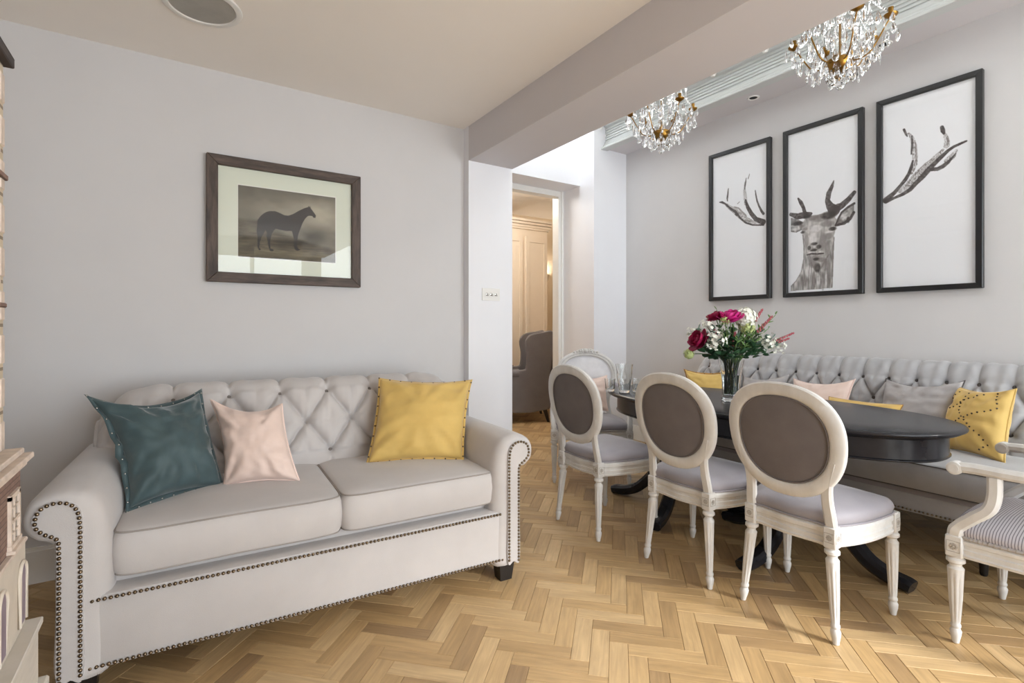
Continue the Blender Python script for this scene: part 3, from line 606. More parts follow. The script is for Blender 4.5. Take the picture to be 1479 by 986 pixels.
nails(sofa, [[(-.735, .008, .322), (.735, .008, .322)], [(-.74, .008, .108), (.74, .008, .108)]])
def sofa_top(x, z):
    a = max(0, (abs(x) - .60) / .24); return z - .11 * min(1, a) ** 2.2 * max(0, (z - .45) / .47)
prof = [(.640, .42), (.665, .52), (.70, .64), (.735, .75), (.765, .83), (.80, .868), (.845, .877), (.89, .855), (.91, .80), (.915, .60), (.915, .30)]
sh, btns, _ = tufted(-.83, .83, prof, .111, 4, [.458, .325, .150], .050, -.120, sofa_top, 340, 150)
back = sh.build('backrest', 'sofa', sofa, 180)
for s in (-1, 1):   # closed ends of the back
    b = MB(); P = catmull([(p[0], p[1], 0) for p in prof], 4); L1 = [Vector((s * .83, p.x, sofa_top(.83, p.y))) for p in P]; L1.append(Vector((s * .83, .66, .30)))
    L2 = [v + Vector((s * .014, (v.y - .8) * -.1, -.008)) for v in L1]; b.loft([L1, L2]); b.build('back_end', 'sofa', back, 60)
for c, nn in btns:
    b = MB(); b.sphere(c - nn * .003, .0115, 10, 6, (1, 1, 1)); b.build('button', 'button', back, 180)
for x in (-.76, .76):
    for y in (.05, .88):
        b = MB(); b.loft([[Vector((x + a * t * .5 , y + c * t * .5, z)) for a, c in ((-1, -1), (1, -1), (1, 1), (-1, 1))] for t, z in ((.058, 0), (.078, .096))]); b.build('foot', 'black_wood', sofa, 0)
seat_cushion('seat_cushion', -.692, .030, .045, .70, .368, .520, 'sofa', sofa, 'sofa_pipe', .020, 1)
seat_cushion('seat_cushion', .036, .728, .045, .70, .368, .520, 'sofa', sofa, 'sofa_pipe', .020, 5)

pillow('teal_cushion', 'dark teal velvet cushion with studded flange at the left end of the sofa', (-.150, 2.36, .525), (.155, 2.50, .525), (.085, 2.72, .905), (-.285, 2.56, .925), .22, 'teal', seed=1, pinch=.10, sag=.22, waist=.15, crease=.016, trim={'flange': ('teal', .024), 'stud': ('silver', .0044, 3)})
pillow('blush_cushion', 'pale blush velvet cushion with pink piping leaning beside the teal cushion', (.165, 2.47, .525), (.448, 2.38, .525), (.405, 2.56, .845), (.125, 2.66, .875), .19, 'pink', seed=4, pinch=.10, sag=.18, waist=.08, crease=.010, trim={'pipe': ('pink_pipe', .0042)})
pillow('mustard_cushion', 'mustard velvet cushion with beaded braid edge at the right end of the sofa', (.785, 2.50, .528), (1.215, 2.32, .528), (1.375, 2.52, .900), (.912, 2.69, .920), .19, 'yellow', seed=9, pinch=.07, sag=.05, crease=.010, trim={'flange': ('yellow', .012), 'stud': ('dot', .0042, 3)})

# ================================================================ THE GREY SETTEE ALONG THE RIGHT WALL (local x = along wall towards the camera, y = towards the wall)
SX, SYC = 3.20, 1.35
settee = thing('long_settee', 'long grey velvet buttoned settee against the right wall behind the dining table', 'settee', (SX, SYC, 0), -PI / 2)
HL = 1.57
b = MB(); b.bx(-HL, HL, .03, .85, .225, .355, .012); b.build('base', 'settee', settee, 40)
b = MB(); b.bx(-HL, HL, .018, .03, .325, .352, .004); b.build('front_rail', 'seat_fab', settee, 40)
nails(settee, [[(-HL, .026, .24), (HL, .026, .24)]], .018, .0055)
for x in (-HL + .08, -.52, .53, HL - .08):
    b = MB(); b.lathe([(.012, 0), (.016, .01), (.019, .05), (.021, .10), (.016, .115), (.026, .128), (.026, .136), (.018, .145), (.024, .165), (.03, .19), (.024, .205), (.03, .215), (.03, .228)], 20, (x, .06, 0)); b.build('leg', 'black_wood', settee, 40)
    b = MB(); b.loft([[Vector((x + a * t, .80 + c * t + d, z)) for a, c in ((-1, -1), (1, -1), (1, 1), (-1, 1))] for t, z, d in ((.014, 0, .03), (.024, .23, 0))]); b.build('leg', 'black_wood', settee, 0)
seat_cushion('seat_cushion', -HL + .01, HL - .01, .0, .62, .357, .500, 'settee', settee, 'dark_pipe', .02, 3)
def settee_top(x, z):
    a = max(0, (-x - 1.40) / .17) if x < 0 else max(0, (x - 1.40) / .17); return z - .10 * min(1, a) ** 2 * max(0, (z - .5) / .45)
prof2 = [(.600, .46), (.625, .56), (.655, .68), (.685, .80), (.715, .89), (.755, .940), (.80, .950), (.845, .925), (.86, .85), (.86, .40)]
sh, btns, _ = tufted(-HL, HL, prof2, .075, 3, [.415, .28, .145], .036, SYC - 1.60, settee_top, 560, 110)
back2 = sh.build('backrest', 'settee', settee, 180)
for s in (-1, 1):
    b = MB(); P = catmull([(p[0], p[1], 0) for p in prof2], 4); L1 = [Vector((s * HL, p.x, settee_top(HL, p.y))) for p in P]; L1.append(Vector((s * HL, .62, .38)))
    b.loft([L1, [v + Vector((s * .012, 0, -.006)) for v in L1]]); b.build('back_end', 'settee', back2, 60)
for c, nn in btns:
    b = MB(); b.sphere(c, .012, 8, 5); b.build('button', 'dark_pipe', back2, 180)
# ================================================================ CHAIRS (local x = forward, y = left)
def leg_mesh(block_lo, block_hi, foot, top, r=.024, bw=.046, splay_only=True):
    """turned fluted leg from foot (x,y) to block at top (x,y)"""
    b = MB(); z1 = block_lo
    prof = [(.008, 0), (.011, .002), (.0125, .012), (.0165, .030), (.0185, .046), (.0150, .054), (.0135, .058), (.0165, .063), (.0165, .070), (.0135, .075), (.0150, .085), (r * .80, z1 * .5), (r * .98, z1 - .052), (r * 1.0, z1 - .045), (r * .72, z1 - .036), (r * .74, z1 - .028), (r * 1.12, z1 - .020), (r * 1.12, z1 - .010), (r * .86, z1 - .004), (r * .86, z1 + .002)]
    full = []
    for i in range(len(prof) - 1):
        a, c = prof[i], prof[i + 1]; n = 5 if c[1] - a[1] > .05 else 1
        for k in range(n): t = k / n; full.append((a[0] + (c[0] - a[0]) * t, a[1] + (c[1] - a[1]) * t))
    full.append(prof[-1])
    b.lathe(full, 32, (0, 0, 0), None, (.083, z1 - .06, 8, .16))
    sx, sy = (top[0] - foot[0]) / z1, (top[1] - foot[1]) / z1
    b.v = [(x + foot[0] + sx * z, y + foot[1] + sy * z, z) for x, y, z in b.v]
    k = MB(); k.box((top[0], top[1], (block_lo + block_hi) / 2), (bw, bw, block_hi - block_lo), None, .004)
    b.add(k.v, k.f)
    return b
def rosette(c, nrm, r):
    b = MB(); n = Vector(nrm); rot = n.to_track_quat('Z', 'Y').to_matrix()
    for a in range(4):
        q = rotz(a * PI / 2); e = r * 1.25
        for pth in ([(-e, -e, 0), (e, -e, 0)],): b.tube([rot @ (q @ Vector(p)) + Vector(c) for p in pth], .0013, 4)
    for a in range(8): b.sphere(Vector(c) + rot @ Vector((math.cos(a * PI / 4) * r * .6, math.sin(a * PI / 4) * r * .6, 0)), r * .28, 6, 4, (1, 1, .5), rot)
    b.sphere(Vector(c), r * .32, 8, 5, (1, 1, .7), rot)
    return b
def seat_outline(rw, fw, rx, fx, bow, n=10):
    return catmull([(rx - .022, 0, 0), (rx - .012, rw * .6, 0), (rx, rw, 0), (rx * .5 + fx * .5 - .06, (rw + fw) / 2 + .022, 0), (fx - .10, fw + .012, 0), (fx, fw, 0), (fx + bow * .7, fw * .6, 0), (fx + bow, 0, 0), (fx + bow * .7, -fw * .6, 0), (fx, -fw, 0), (fx - .10, -fw - .012, 0), (rx * .5 + fx * .5 - .06, -(rw + fw) / 2 - .022, 0), (rx, -rw, 0), (rx - .012, -rw * .6, 0)], n, True)
def offset_loop(L, d, z):
    out = []; N = len(L)
    for i in range(N):
        t = (L[(i + 1) % N] - L[i - 1]).normalized(); out.append(Vector((L[i].x + t.y * -d * SGN, L[i].y - t.x * -d * SGN, z)))
    return out
SGN = 1
def build_seat(root, L, z0, z1, zp, fab, wood='chair', crown=.035, piping=True, rope=False):
    b = MB(); loops = [offset_loop(L, d, z) for d, z in ((-.03, z0), (.0, z0), (.003, z0 + .010), (-.003, z0 + .014), (-.001, z0 + .030), (-.006, z0 + .034), (-.006, z0 + .046), (0, z0 + .050), (.001, z1 - .010), (-.006, z1), (-.04, z1))]
    b.loft(loops); b.build('seat_rail', wood, root, 30)
    c = sum(L, Vector()) / len(L); b = MB(); R_ = [offset_loop(L, -.012, z1 - .004), offset_loop(L, -.004, z1 + .006), offset_loop(L, .003, (z1 + zp) / 2), offset_loop(L, -.004, zp - .012)]
    top = offset_loop(L, -.016, zp)
    R_.append(top)
    for t in (.12, .28, .5, .75, .96): R_.append([Vector((v.x + (c.x - v.x) * t, v.y + (c.y - v.y) * t, zp + crown * (1 - (1 - t) ** 2.4))) for v in top])
    b.loft(R_); st = b.build('seat', fab, root, 180)
    t = MB(); t.tube(offset_loop(L, -.001, z1 + .004), .0042 if not rope else .0065, 8, True); t.build('rope_trim' if rope else 'piping', fab if not rope else 'grey_cush', st, 180)
    if rope:
        s = MB(); P = offset_loop(L, -.0, z1 + .004); acc = 0
        for i in range(0, len(P), 1):
            a, d = P[i], P[(i + 1) % len(P)]; k = max(1, int((d - a).length / .011))
            for q_ in range(k): s.sphere(a.lerp(d, q_ / k), .0072, 6, 4, (1.1, .55, 1.1), rotz(math.atan2(d.y - a.y, d.x - a.x) + .8))
        s.build('rope_strands', 'groove', st, 180, 'stuff')
    return st
def oval_ring(cx_fn, cz, a, bb, band, th, ex=2.25, zc=0.):
    """outer half-width a, half-height bb. returns MB of the ring and the outline function"""
    def pt(t, off, dn):
        c, s_ = math.cos(t), math.sin(t); e = 2 / ex
        y = math.copysign(abs(c) ** e, c) * (a - off); z = math.copysign(abs(s_) ** e, s_) * (bb - off)
        y *= 1 + .06 * (z / bb) ; zz = cz + z
        return Vector((cx_fn(y, zz) + dn, y, zz))
    sec = [(0.006, -th / 2), (.0, -th / 2 + .006), (0, th / 2 - .006), (.006, th / 2), (band * .35, th / 2 + .002), (band * .45, th / 2 - .003), (band - .012, th / 2 - .001), (band - .004, th / 2 - .007), (band, th / 2 - .012), (band, -th / 2 + .010), (band - .005, -th / 2 + .004), (band - .012, -th / 2), (band * .5, -th / 2 - .001)]
    b = MB(); N = 72; b.grid(lambda i, j: pt(2 * PI * i, *sec[int(round(j * len(sec))) % len(sec)]), N, len(sec), True, True)
    return b, pt
def back_pad(cx_fn, pt, band, fab_back, fab_front, root, bulge=.022, cz=.745):
    for nm, sgn, fb, th in (('back_panel', -1, fab_back, .004), ('front_pad', 1, fab_front, bulge)):
        def fn(i, j, sgn=sgn, th=th):
            t = 2 * PI * i; r = j; e = pt(t, band - .004, 0); y = e.y * r; z = cz + (e.z - cz) * r
            return Vector((cx_fn(y, z) + sgn * (.002 + th * (1 - r ** 3)) + (0 if sgn > 0 else -.003), y, z))
        b = MB(); b.grid(fn, 56, 12, True, False); o = b.build(nm, fb, root, 180)
        t = MB(); t.tube([pt(2 * PI * k / 56, band + .001, 0) + Vector((sgn * .008, 0, 0)) for k in range(56)], .003, 6, True, (1, 0, 0)); t.build('piping', fb, o, 180)
def side_chair(label, group):
    root = thing('oval_back_chair', label, 'chair', (0, 0, 0), 0, group)
    blo, bhi = .350, .432
    for (fx, fy, tx, ty) in ((-.215, .190, -.188, .163), (-.215, -.190, -.188, -.163), (.202, .222, .198, .218), (.202, -.222, .198, -.218)):
        l = leg_mesh(blo, bhi, (fx, fy), (tx, ty)).build('leg', 'chair', root, 40)
        o = MB(); 
        for nn in ((-1 if fx < 0 else 1, 0, 0), (0, 1 if fy > 0 else -1, 0)):
            r_ = rosette((tx + nn[0] * .0235, ty + nn[1] * .0235, (blo + bhi) / 2), nn, .014); o.add(r_.v, r_.f)
        o.build('rosette', 'groove', l, 60)
    L = seat_outline(.168, .222, -.185, .200, .035)
    build_seat(root, L, .352, .428, .484, 'seat_fab', crown=.034)
    cz = .748
    cx = lambda y, z: -.200 - .165 * (z - .43) + .35 * y * y
    ring, pt = oval_ring(cx, cz, .236, .232, .056, .028)
    ring.build('back_frame', 'chair', root, 40)
    back_pad(cx, pt, .056, 'back_fab', 'seat_fab', root, cz=cz)
    for s in (-1, 1):
        P = catmull([(cx(.163, z_), s * y_, z_) for y_, z_ in ((.163, .425), (.160, .47), (.156, .515), (.156, .56), (.163, .605), (.177, .65), (.190, .69))], 4)
        b = MB(); n = len(P); b.sweep(P, rsect(.040, .0255, .3), (1, 0, 0), False, [(1.08 - .35 * (i / n) ** 2, 1.08 - .14 * i / n) for i in range(n)]); b.build('stile', 'chair', root, 40)
    return root
ch = side_chair('white oval-backed dining chair nearest the camera, opposite the near end of the table', 'oval-backed side chairs along the dining table')
labels = [('white oval-backed dining chair second from the camera, between the other two side chairs', (2.058, 1.655, 0), .0),
          ('white oval-backed dining chair farthest from the camera, in front of the drinking glasses', (1.995, 2.317, 0), -.03)]
for lab, loc, rz in labels:
    c = copy_tree(ch); c.location = loc; c.rotation_euler = (0, 0, rz); c['label'] = lab
ch.location = (2.300, 1.138, 0); ch.rotation_euler = (0, 0, .0)
for c_ in [o for o in bpy.data.objects if o.name.startswith('oval_back_chair')]:
    if c_ is not ch: c_.location.x += .20

def arm_chair(label, fab, crest, loc, rz, white):
    root = thing('carved_armchair', label, 'chair', loc, rz)
    blo, bhi = .330, .412; FWD = .25; fw, rw = .285, .225
    for (fx, fy, tx, ty) in ((-.25, rw + .01, -.22, rw - .01), (-.25, -rw - .01, -.22, -rw + .01), (FWD, fw, FWD, fw), (FWD, -fw, FWD, -fw)):
        l = leg_mesh(blo, bhi, (fx, fy), (tx, ty), .026, .052).build('leg', 'chair', root, 40); o = MB()
        for nn in ((-1 if fx < 0 else 1, 0, 0), (0, 1 if fy > 0 else -1, 0)):
            r_ = rosette((tx + nn[0] * .0265, ty + nn[1] * .0265, (blo + bhi) / 2), nn, .016); o.add(r_.v, r_.f)
        o.build('rosette', 'groove', l, 60)
    L = seat_outline(rw, fw, -.225, FWD, .04)
    build_seat(root, L, .334, .405, .455, fab, crown=.04, rope=True)
    cz = .755
    cx = lambda y, z: -.235 - .17 * (z - .43) + .35 * y * y
    ring, pt = oval_ring(cx, cz, .262, .235, .048, .030); fr = ring.build('back_frame', 'chair', root, 40)
    back_pad(cx, pt, .048, 'white_fab' if white else fab, 'white_fab' if white else fab, root, cz=cz)
    for s in (-1, 1):
        P = catmull([(cx(.19, z_), s * y_, z_) for y_, z_ in ((.205, .40), (.196, .46), (.180, .52), (.178, .565), (.186, .61), (.200, .65), (.213, .69))], 4)
        b = MB(); n = len(P); b.sweep(P, rsect(.042, .027, .3), (1, 0, 0), False, [(1.08 - .35 * (i / n) ** 2, 1.05 - .1 * i / n) for i in range(n)]); b.build('stile', 'chair', root, 40)
    if crest:
        b = MB(); tz = cz + .235
        for k, y in enumerate([-.10, -.075, -.05, -.028, 0, .028, .05, .075, .10]):
            zz = pt(math.acos(max(-1, min(1, y / .30))), .004, 0).z; h = .012 + .010 * math.exp(-(y / .03) ** 2)
            b.sphere(Vector((cx(y, zz) + .012, y, zz + .004)), h, 8, 6, (.8, 1.1, 1.0))
        for s in (-1, 1): b.tube(catmull([(cx(0, tz) + .014, s * .012, tz + .016), (cx(0, tz) + .014, s * .045, tz + .014), (cx(0, tz) + .014, s * .085, tz - .006), (cx(0, tz) + .014, s * .125, tz - .02)], 4), .0055, 6)
        b.build('carved_crest', 'chair', fr, 60)
        b = MB()
        for k in range(56): b.sphere(pt(2 * PI * k / 56, .020, .016), .0042, 6, 4)
        b.build('carved_beading', 'chair', fr, 60, 'stuff')
    for s in (-1, 1):
        # arm support rises from the front block, sweeps back and up
        P = catmull([(FWD, s * fw, bhi - .004), (FWD - .01, s * (fw + .006), .445), (FWD - .055, s * (fw + .012), .492), (FWD - .098, s * (fw + .012), .535), (FWD - .112, s * (fw + .008), .585), (FWD - .112, s * (fw + .004), .655)], 5)
        b = MB(); b.sweep(P, rsect(.040, .044, .25), (1, 0, 0), False, [1.1] * 5 + [.95] * (len(P) - 5)); b.build('arm_support', 'chair', root, 40)
        A = catmull([(FWD - .005, s * (fw + .006), .670), (FWD - .06, s * (fw + .006), .674), (FWD - .16, s * (fw + .004), .672), (FWD - .28, s * (fw - .006), .674), (-.12, s * (rw + .03), .682), (-.20, s * (rw + .012), .70), (-.262, s * (rw + .006), .72)], 5)
        b = MB(); b.sweep(A, rsect(.046, .036, .3)); 
        b.lathe([(.020, -.024), (.024, -.022), (.025, 0), (.024, .022), (.020, .024)], 20, (FWD - .002, s * (fw + .006), .667), Matrix.Rotation(PI / 2, 3, 'X'))
        arm = b.build('arm', 'chair', root, 40)
        b = MB()
        b.lathe([(.004, -.0265), (.016, -.0265), (.016, .0265), (.004, .0265)], 16, (FWD - .002, s * (fw + .006), .667), Matrix.Rotation(PI / 2, 3, 'X')); b.build('scroll', 'chair', arm, 40)
        PD = A[13:27]; b = MB(); n = len(PD); b.sweep([p + Vector((0, 0, .018)) for p in PD], [(.024 * math.cos(a), .018 * math.sin(a)) for a in [2 * PI * k / 16 for k in range(16)]], (0, 0, 1), False, [min(1, .55 + .25 * min(i, n - 1 - i)) for i in range(n)]); b.build('arm_pad', fab, arm, 60)
    return root
armc = arm_chair('cream armchair with striped seat at the near end of the table, right picture edge', 'stripe', False, (2.765, .455, 0), PI / 2, False)
arm2 = arm_chair('white carved-crest armchair at the far end of the table, facing the camera', 'seat_fab', True, (2.81, 3.15, 0), math.radians(-127), True)

# ================================================================ DINING TABLE
TX, TY = 2.81, 1.765
table = thing('pedestal_table', 'long oval charcoal-painted pedestal dining table between the white chairs and the settee', 'table', (TX, TY, 0))
def ell(a, c, z, ex=2.35, n=120):
    out = []
    for i in range(n):
        t = 2 * PI * i / n; co, si = math.cos(t), math.sin(t); e = 2 / ex; out.append(Vector((math.copysign(abs(co) ** e, co) * a, math.copysign(abs(si) ** e, si) * c, z)))
    return out
b = MB(); A_, C_ = .49, .995
b.loft([ell(A_ - d, C_ - d, z) for d, z in ((.2, .728), (.03, .728), (.016, .731), (.012, .735), (.002, .740), (0, .746), (.002, .752), (.008, .757), (.016, .760), (.2, .760))]); b.build('tabletop', 'table', table, 50)
b = MB(); b.loft([ell(A_ - d, C_ - d, z) for d, z in ((.10, .620), (.062, .620), (.058, .624), (.058, .628), (.064, .632), (.064, .716), (.058, .722), (.058, .730), (.10, .730))]); b.build('apron', 'table', table, 40)
for py, a0 in ((.46, 20), (-.33, -5)):
    root_p = MB(); root_p.lathe([(.05, .12), (.07, .14), (.078, .20), (.06, .25), (.045, .28), (.055, .30), (.075, .36), (.082, .42), (.066, .49), (.045, .52), (.06, .54), (.09, .56), (.09, .62), (.05, .63)], 28, (0, py, 0)); col_ = root_p.build('pedestal', 'table', table, 40)
    for k in range(4):
        a = math.radians(a0 + 90 * k); P = catmull([(.04, .30), (.10, .285), (.17, .225), (.24, .145), (.32, .075), (.41, .042), (.475, .036), (.50, .030)], 4); n = len(P)
        b = MB(); pts = [Vector((math.cos(a) * p.x, math.sin(a) * p.x + py, p.y)) for p in P]
        b.sweep(pts, rsect(.058, .074, .25), (-math.sin(a), math.cos(a), 0), False, [(1.35 - .45 * i / n, 1) for i in range(n)]); b.build('foot', 'table', col_, 40)
b = MB(); b.bx(-.03, .03, -.30, .42, .145, .20, .006); b.build('stretcher', 'table', table, 40)
b = MB(); b.bx(-.25, .25, .40, .52, .575, .622, .006); b.bx(-.25, .25, -.39, -.27, .575, .622, .006); b.build('bearer', 'table', table, 40)

# ================================================================ CUSHIONS ON THE SETTEE AND THE ARMCHAIRS
pillow('mustard_cushion', 'mustard cushion with braided edge at the far left end of the settee, behind the vase', (3.66, 2.83, .515), (3.78, 2.45, .515), (3.87, 2.52, .855), (3.64, 2.86, .835), .16, 'yellow', seed=12, pinch=.11, sag=.16, trim={'flange': ('yellow_edge', .012), 'stud': ('dot', .0035, 4)})
pillow('white_patterned_cushion', 'pale grey cushion with a peaked corner just right of the flower vase', (3.70, 2.42, .515), (3.70, 2.06, .515), (3.86, 2.08, .845), (3.85, 2.44, .80), .16, 'grey_cush', seed=14, pinch=.11, sag=.16, trim={'pipe': ('grey_cush', .004)})
pillow('blush_cushion', 'blush pink cushion leaning on the middle of the settee behind the table', (3.66, 1.99, .515), (3.62, 1.60, .515), (3.77, 1.60, .850), (3.83, 2.03, .815), .16, 'pink', seed=15, pinch=.11, sag=.16, trim={'flange': ('pink_pipe', .010)})
pillow('grey_linen_cushion', 'grey linen cushion leaning on the settee beside the dotted yellow one', (3.69, 1.47, .515), (3.66, 1.06, .515), (3.81, 1.04, .890), (3.88, 1.46, .862), .17, 'grey_cush', seed=16, pinch=.11, sag=.16, crease=.012, trim={'pipe': ('dark_pipe', .004)})
pillow('mustard_lumbar_cushion', 'low mustard lumbar cushion lying before the grey one, just above the tabletop', (3.52, 1.70, .512), (3.50, 1.28, .512), (3.62, 1.275, .735), (3.64, 1.70, .735), .11, 'yellow', seed=17, trim={'pipe': ('yellow_edge', .003)})
dots = [] if True else []
for line in ([(-.35, .85), (-.4, .4), (-.33, .2), (-.1, -.08), (.15, -.33), (.32, -.46), (.5, -.7), (.3, -.9)], [(.42, .88), (.6, .5), (.6, .36), (.3, .2), (0, .03), (-.3, -.18), (-.6, -.38), (-.8, -.6), (-.7, -.85)], [(.15, .82), (-.3, .62), (-.6, .3), (-.85, .18)], [(-.75, .85), (-.85, .5)]):
    acc = 0.0   # stitched zigzags
    for p, q_ in zip(line[:-1], line[1:]):
        L_ = math.hypot(q_[0] - p[0], q_[1] - p[1])
        while acc < L_: dots.append(((p[0] + (q_[0] - p[0]) * acc / L_) * 1.15 + .12, p[1] + (q_[1] - p[1]) * acc / L_)); acc += .135
        acc -= L_
pillow('dotted_mustard_cushion', 'mustard cushion with dark dots in zigzag lines at the right of the settee', (3.66, 1.13, .512), (3.50, .80, .512), (3.63, .785, .880), (3.79, 1.06, .850), .17, 'yellow', seed=21, sag=.06, crease=.010, trim={'pipe': ('yellow', .004), 'dots': dots})
pillow('blush_cushion', 'blush cushion on the striped armchair seat at the right edge of the picture', (2.93, .36, .505), (2.60, .36, .505), (2.60, .29, .83), (2.93, .29, .83), .15, 'pink', seed=23, pinch=.11, sag=.16, trim={'pipe': ('pink_pipe', .004)})
pillow('blush_cushion', 'blush cushion on the white armchair at the far end of the table', (2.734, 3.332, 0.50), (3.006, 3.128, 0.50), (3.060, 3.199, 0.79), (2.789, 3.404, 0.80), .14, 'pink', seed=25, pinch=.11, sag=.16, trim={'pipe': ('pink_pipe', .004)})
b = MB(); b.box((3.40, 1.13, .533), (.16, .12, .006), rotz(.3), .002); b.box((3.405, 1.135, .540), (.15, .11, .005), rotz(.4), .002)
nb = b.build('folded_napkin', 'white_fab', None, 40); tag(nb, 'small white folded cloth lying on the settee seat under the table rim', 'napkin')
# ================================================================ PICTURES
def grid_coords(a0, a1, z0, z1, nu, nv):
    a = np.linspace(a0, a1, nu); z = np.linspace(z0, z1, nv); return np.meshgrid(a, z)
def cover(A, Z, pts, soft=.0015):
    out = np.zeros_like(A)
    for p, q_ in zip(pts[:-1], pts[1:]):
        dx, dz = q_[0] - p[0], q_[1] - p[1]; L = dx * dx + dz * dz + 1e-12; t = np.clip(((A - p[0]) * dx + (Z - p[1]) * dz) / L, 0, 1)
        d = np.hypot(A - p[0] - t * dx, Z - p[1] - t * dz); r = p[2] + (q_[2] - p[2]) * t; out = np.maximum(out, np.clip((r - d) / soft + .5, 0, 1))
    return out
def poly(A, Z, pts, soft=1):
    ins = np.zeros(A.shape, bool); n = len(pts)
    for i in range(n):
        x0, z0 = pts[i]; x1, z1 = pts[(i + 1) % n]
        c = ((z0 > Z) != (z1 > Z)) & (A < (x1 - x0) * (Z - z0) / (z1 - z0 + 1e-12) + x0); ins ^= c
    return ins.astype(float)
def smooth_noise(A, Z, fx, fz, seed):
    r = np.random.RandomState(seed); g = r.rand(64, 64); x = A * fx; z = Z * fz; xi = np.floor(x).astype(int); zi = np.floor(z).astype(int); fx_ = x - xi; fz_ = z - zi
    fx_ = fx_ * fx_ * (3 - 2 * fx_); fz_ = fz_ * fz_ * (3 - 2 * fz_); G = lambda i, j: g[j % 64, i % 64]
    return (G(xi, zi) * (1 - fx_) + G(xi + 1, zi) * fx_) * (1 - fz_) + (G(xi, zi + 1) * (1 - fx_) + G(xi + 1, zi + 1) * fx_) * fz_
def blend(Cc, al, rgb): return Cc * (1 - al[..., None]) + np.array(rgb) * al[..., None]
def art_mesh(name, A, Z, Cc, place, parent, origin):
    nv, nu = A.shape; o = Vector(origin); vs = [tuple(Vector(place(a, z)) - o) for a, z in zip(A.ravel(), Z.ravel())]
    idx = np.arange(nu * nv).reshape(nv, nu); f = np.stack([idx[:-1, :-1], idx[:-1, 1:], idx[1:, 1:], idx[1:, :-1]], -1).reshape(-1, 4).tolist()
    me = bpy.data.meshes.new(name); me.from_pydata(vs, [], f); ca = me.color_attributes.new('print', 'FLOAT_COLOR', 'POINT')
    lin = np.where(Cc <= .04045, Cc / 12.92, ((np.clip(Cc, 0, 1) + .055) / 1.055) ** 2.4); ca.data.foreach_set('color', np.concatenate([lin, np.ones(lin.shape[:2] + (1,))], -1).ravel().astype(np.float32))
    return link(name, me, 'print', parent)
def frame_parts(root, place, a0, a1, z0, z1, w, d0, d1, m_v, m_h, glass_d):
    """place(a, z, depth) ; four mitred rails + glass"""
    o = root.location
    for (A, B_, C, D, m) in (((a0, z0), (a1, z0), (a1 - w, z0 + w), (a0 + w, z0 + w), m_h), ((a1, z1), (a0, z1), (a0 + w, z1 - w), (a1 - w, z1 - w), m_h), ((a0, z1), (a0, z0), (a0 + w, z0 + w), (a0 + w, z1 - w), m_v), ((a1, z0), (a1, z1), (a1 - w, z1 - w), (a1 - w, z0 + w), m_v)):
        b = MB(); q = (A, B_, C, D)
        b.loft([[Vector(place(p[0], p[1], d)) - o for p in q] for d in (d0, d1)]); ob = b.build('frame_rail', m, root, 0)
        md = ob.modifiers.new('edge', 'BEVEL'); md.width = .0025; md.segments = 1
    b = MB(); b.loft([[Vector(place(p[0], p[1], d)) - o for p in ((a0 + w - .002, z0 + w - .002), (a1 - w + .002, z0 + w - .002), (a1 - w + .002, z1 - w + .002), (a0 + w - .002, z1 - w + .002))] for d in (glass_d, glass_d + .002)]); b.build('glass_pane', 'pane', root, 0)
DARK = {'D': (.27, .24, .235), 'M': (.48, .45, .44), 'L': (.68, .66, .66)}
def sketch(A, Z, items, Cc, seed):
    n1 = smooth_noise(A, Z, 300, 120, seed); n2 = smooth_noise(A, Z, 90, 90, seed + 1)
    for k, pts in items:
        c = cover(A, Z, pts)
        if k == 'L': al = c * (.35 + .65 * (n1 > .35)) * .8
        elif k == 'M': al = c * (.4 + .6 * n1)
        else: al = c * np.clip(.72 + .4 * n2, 0, 1)
        Cc = blend(Cc, al, np.array(DARK[k]) )
        if k == 'L': Cc = blend(Cc, c * (n1 * n2 > .38) * .6, (.4, .37, .36))
    return Cc
PAPER = (.945, .950, .965)
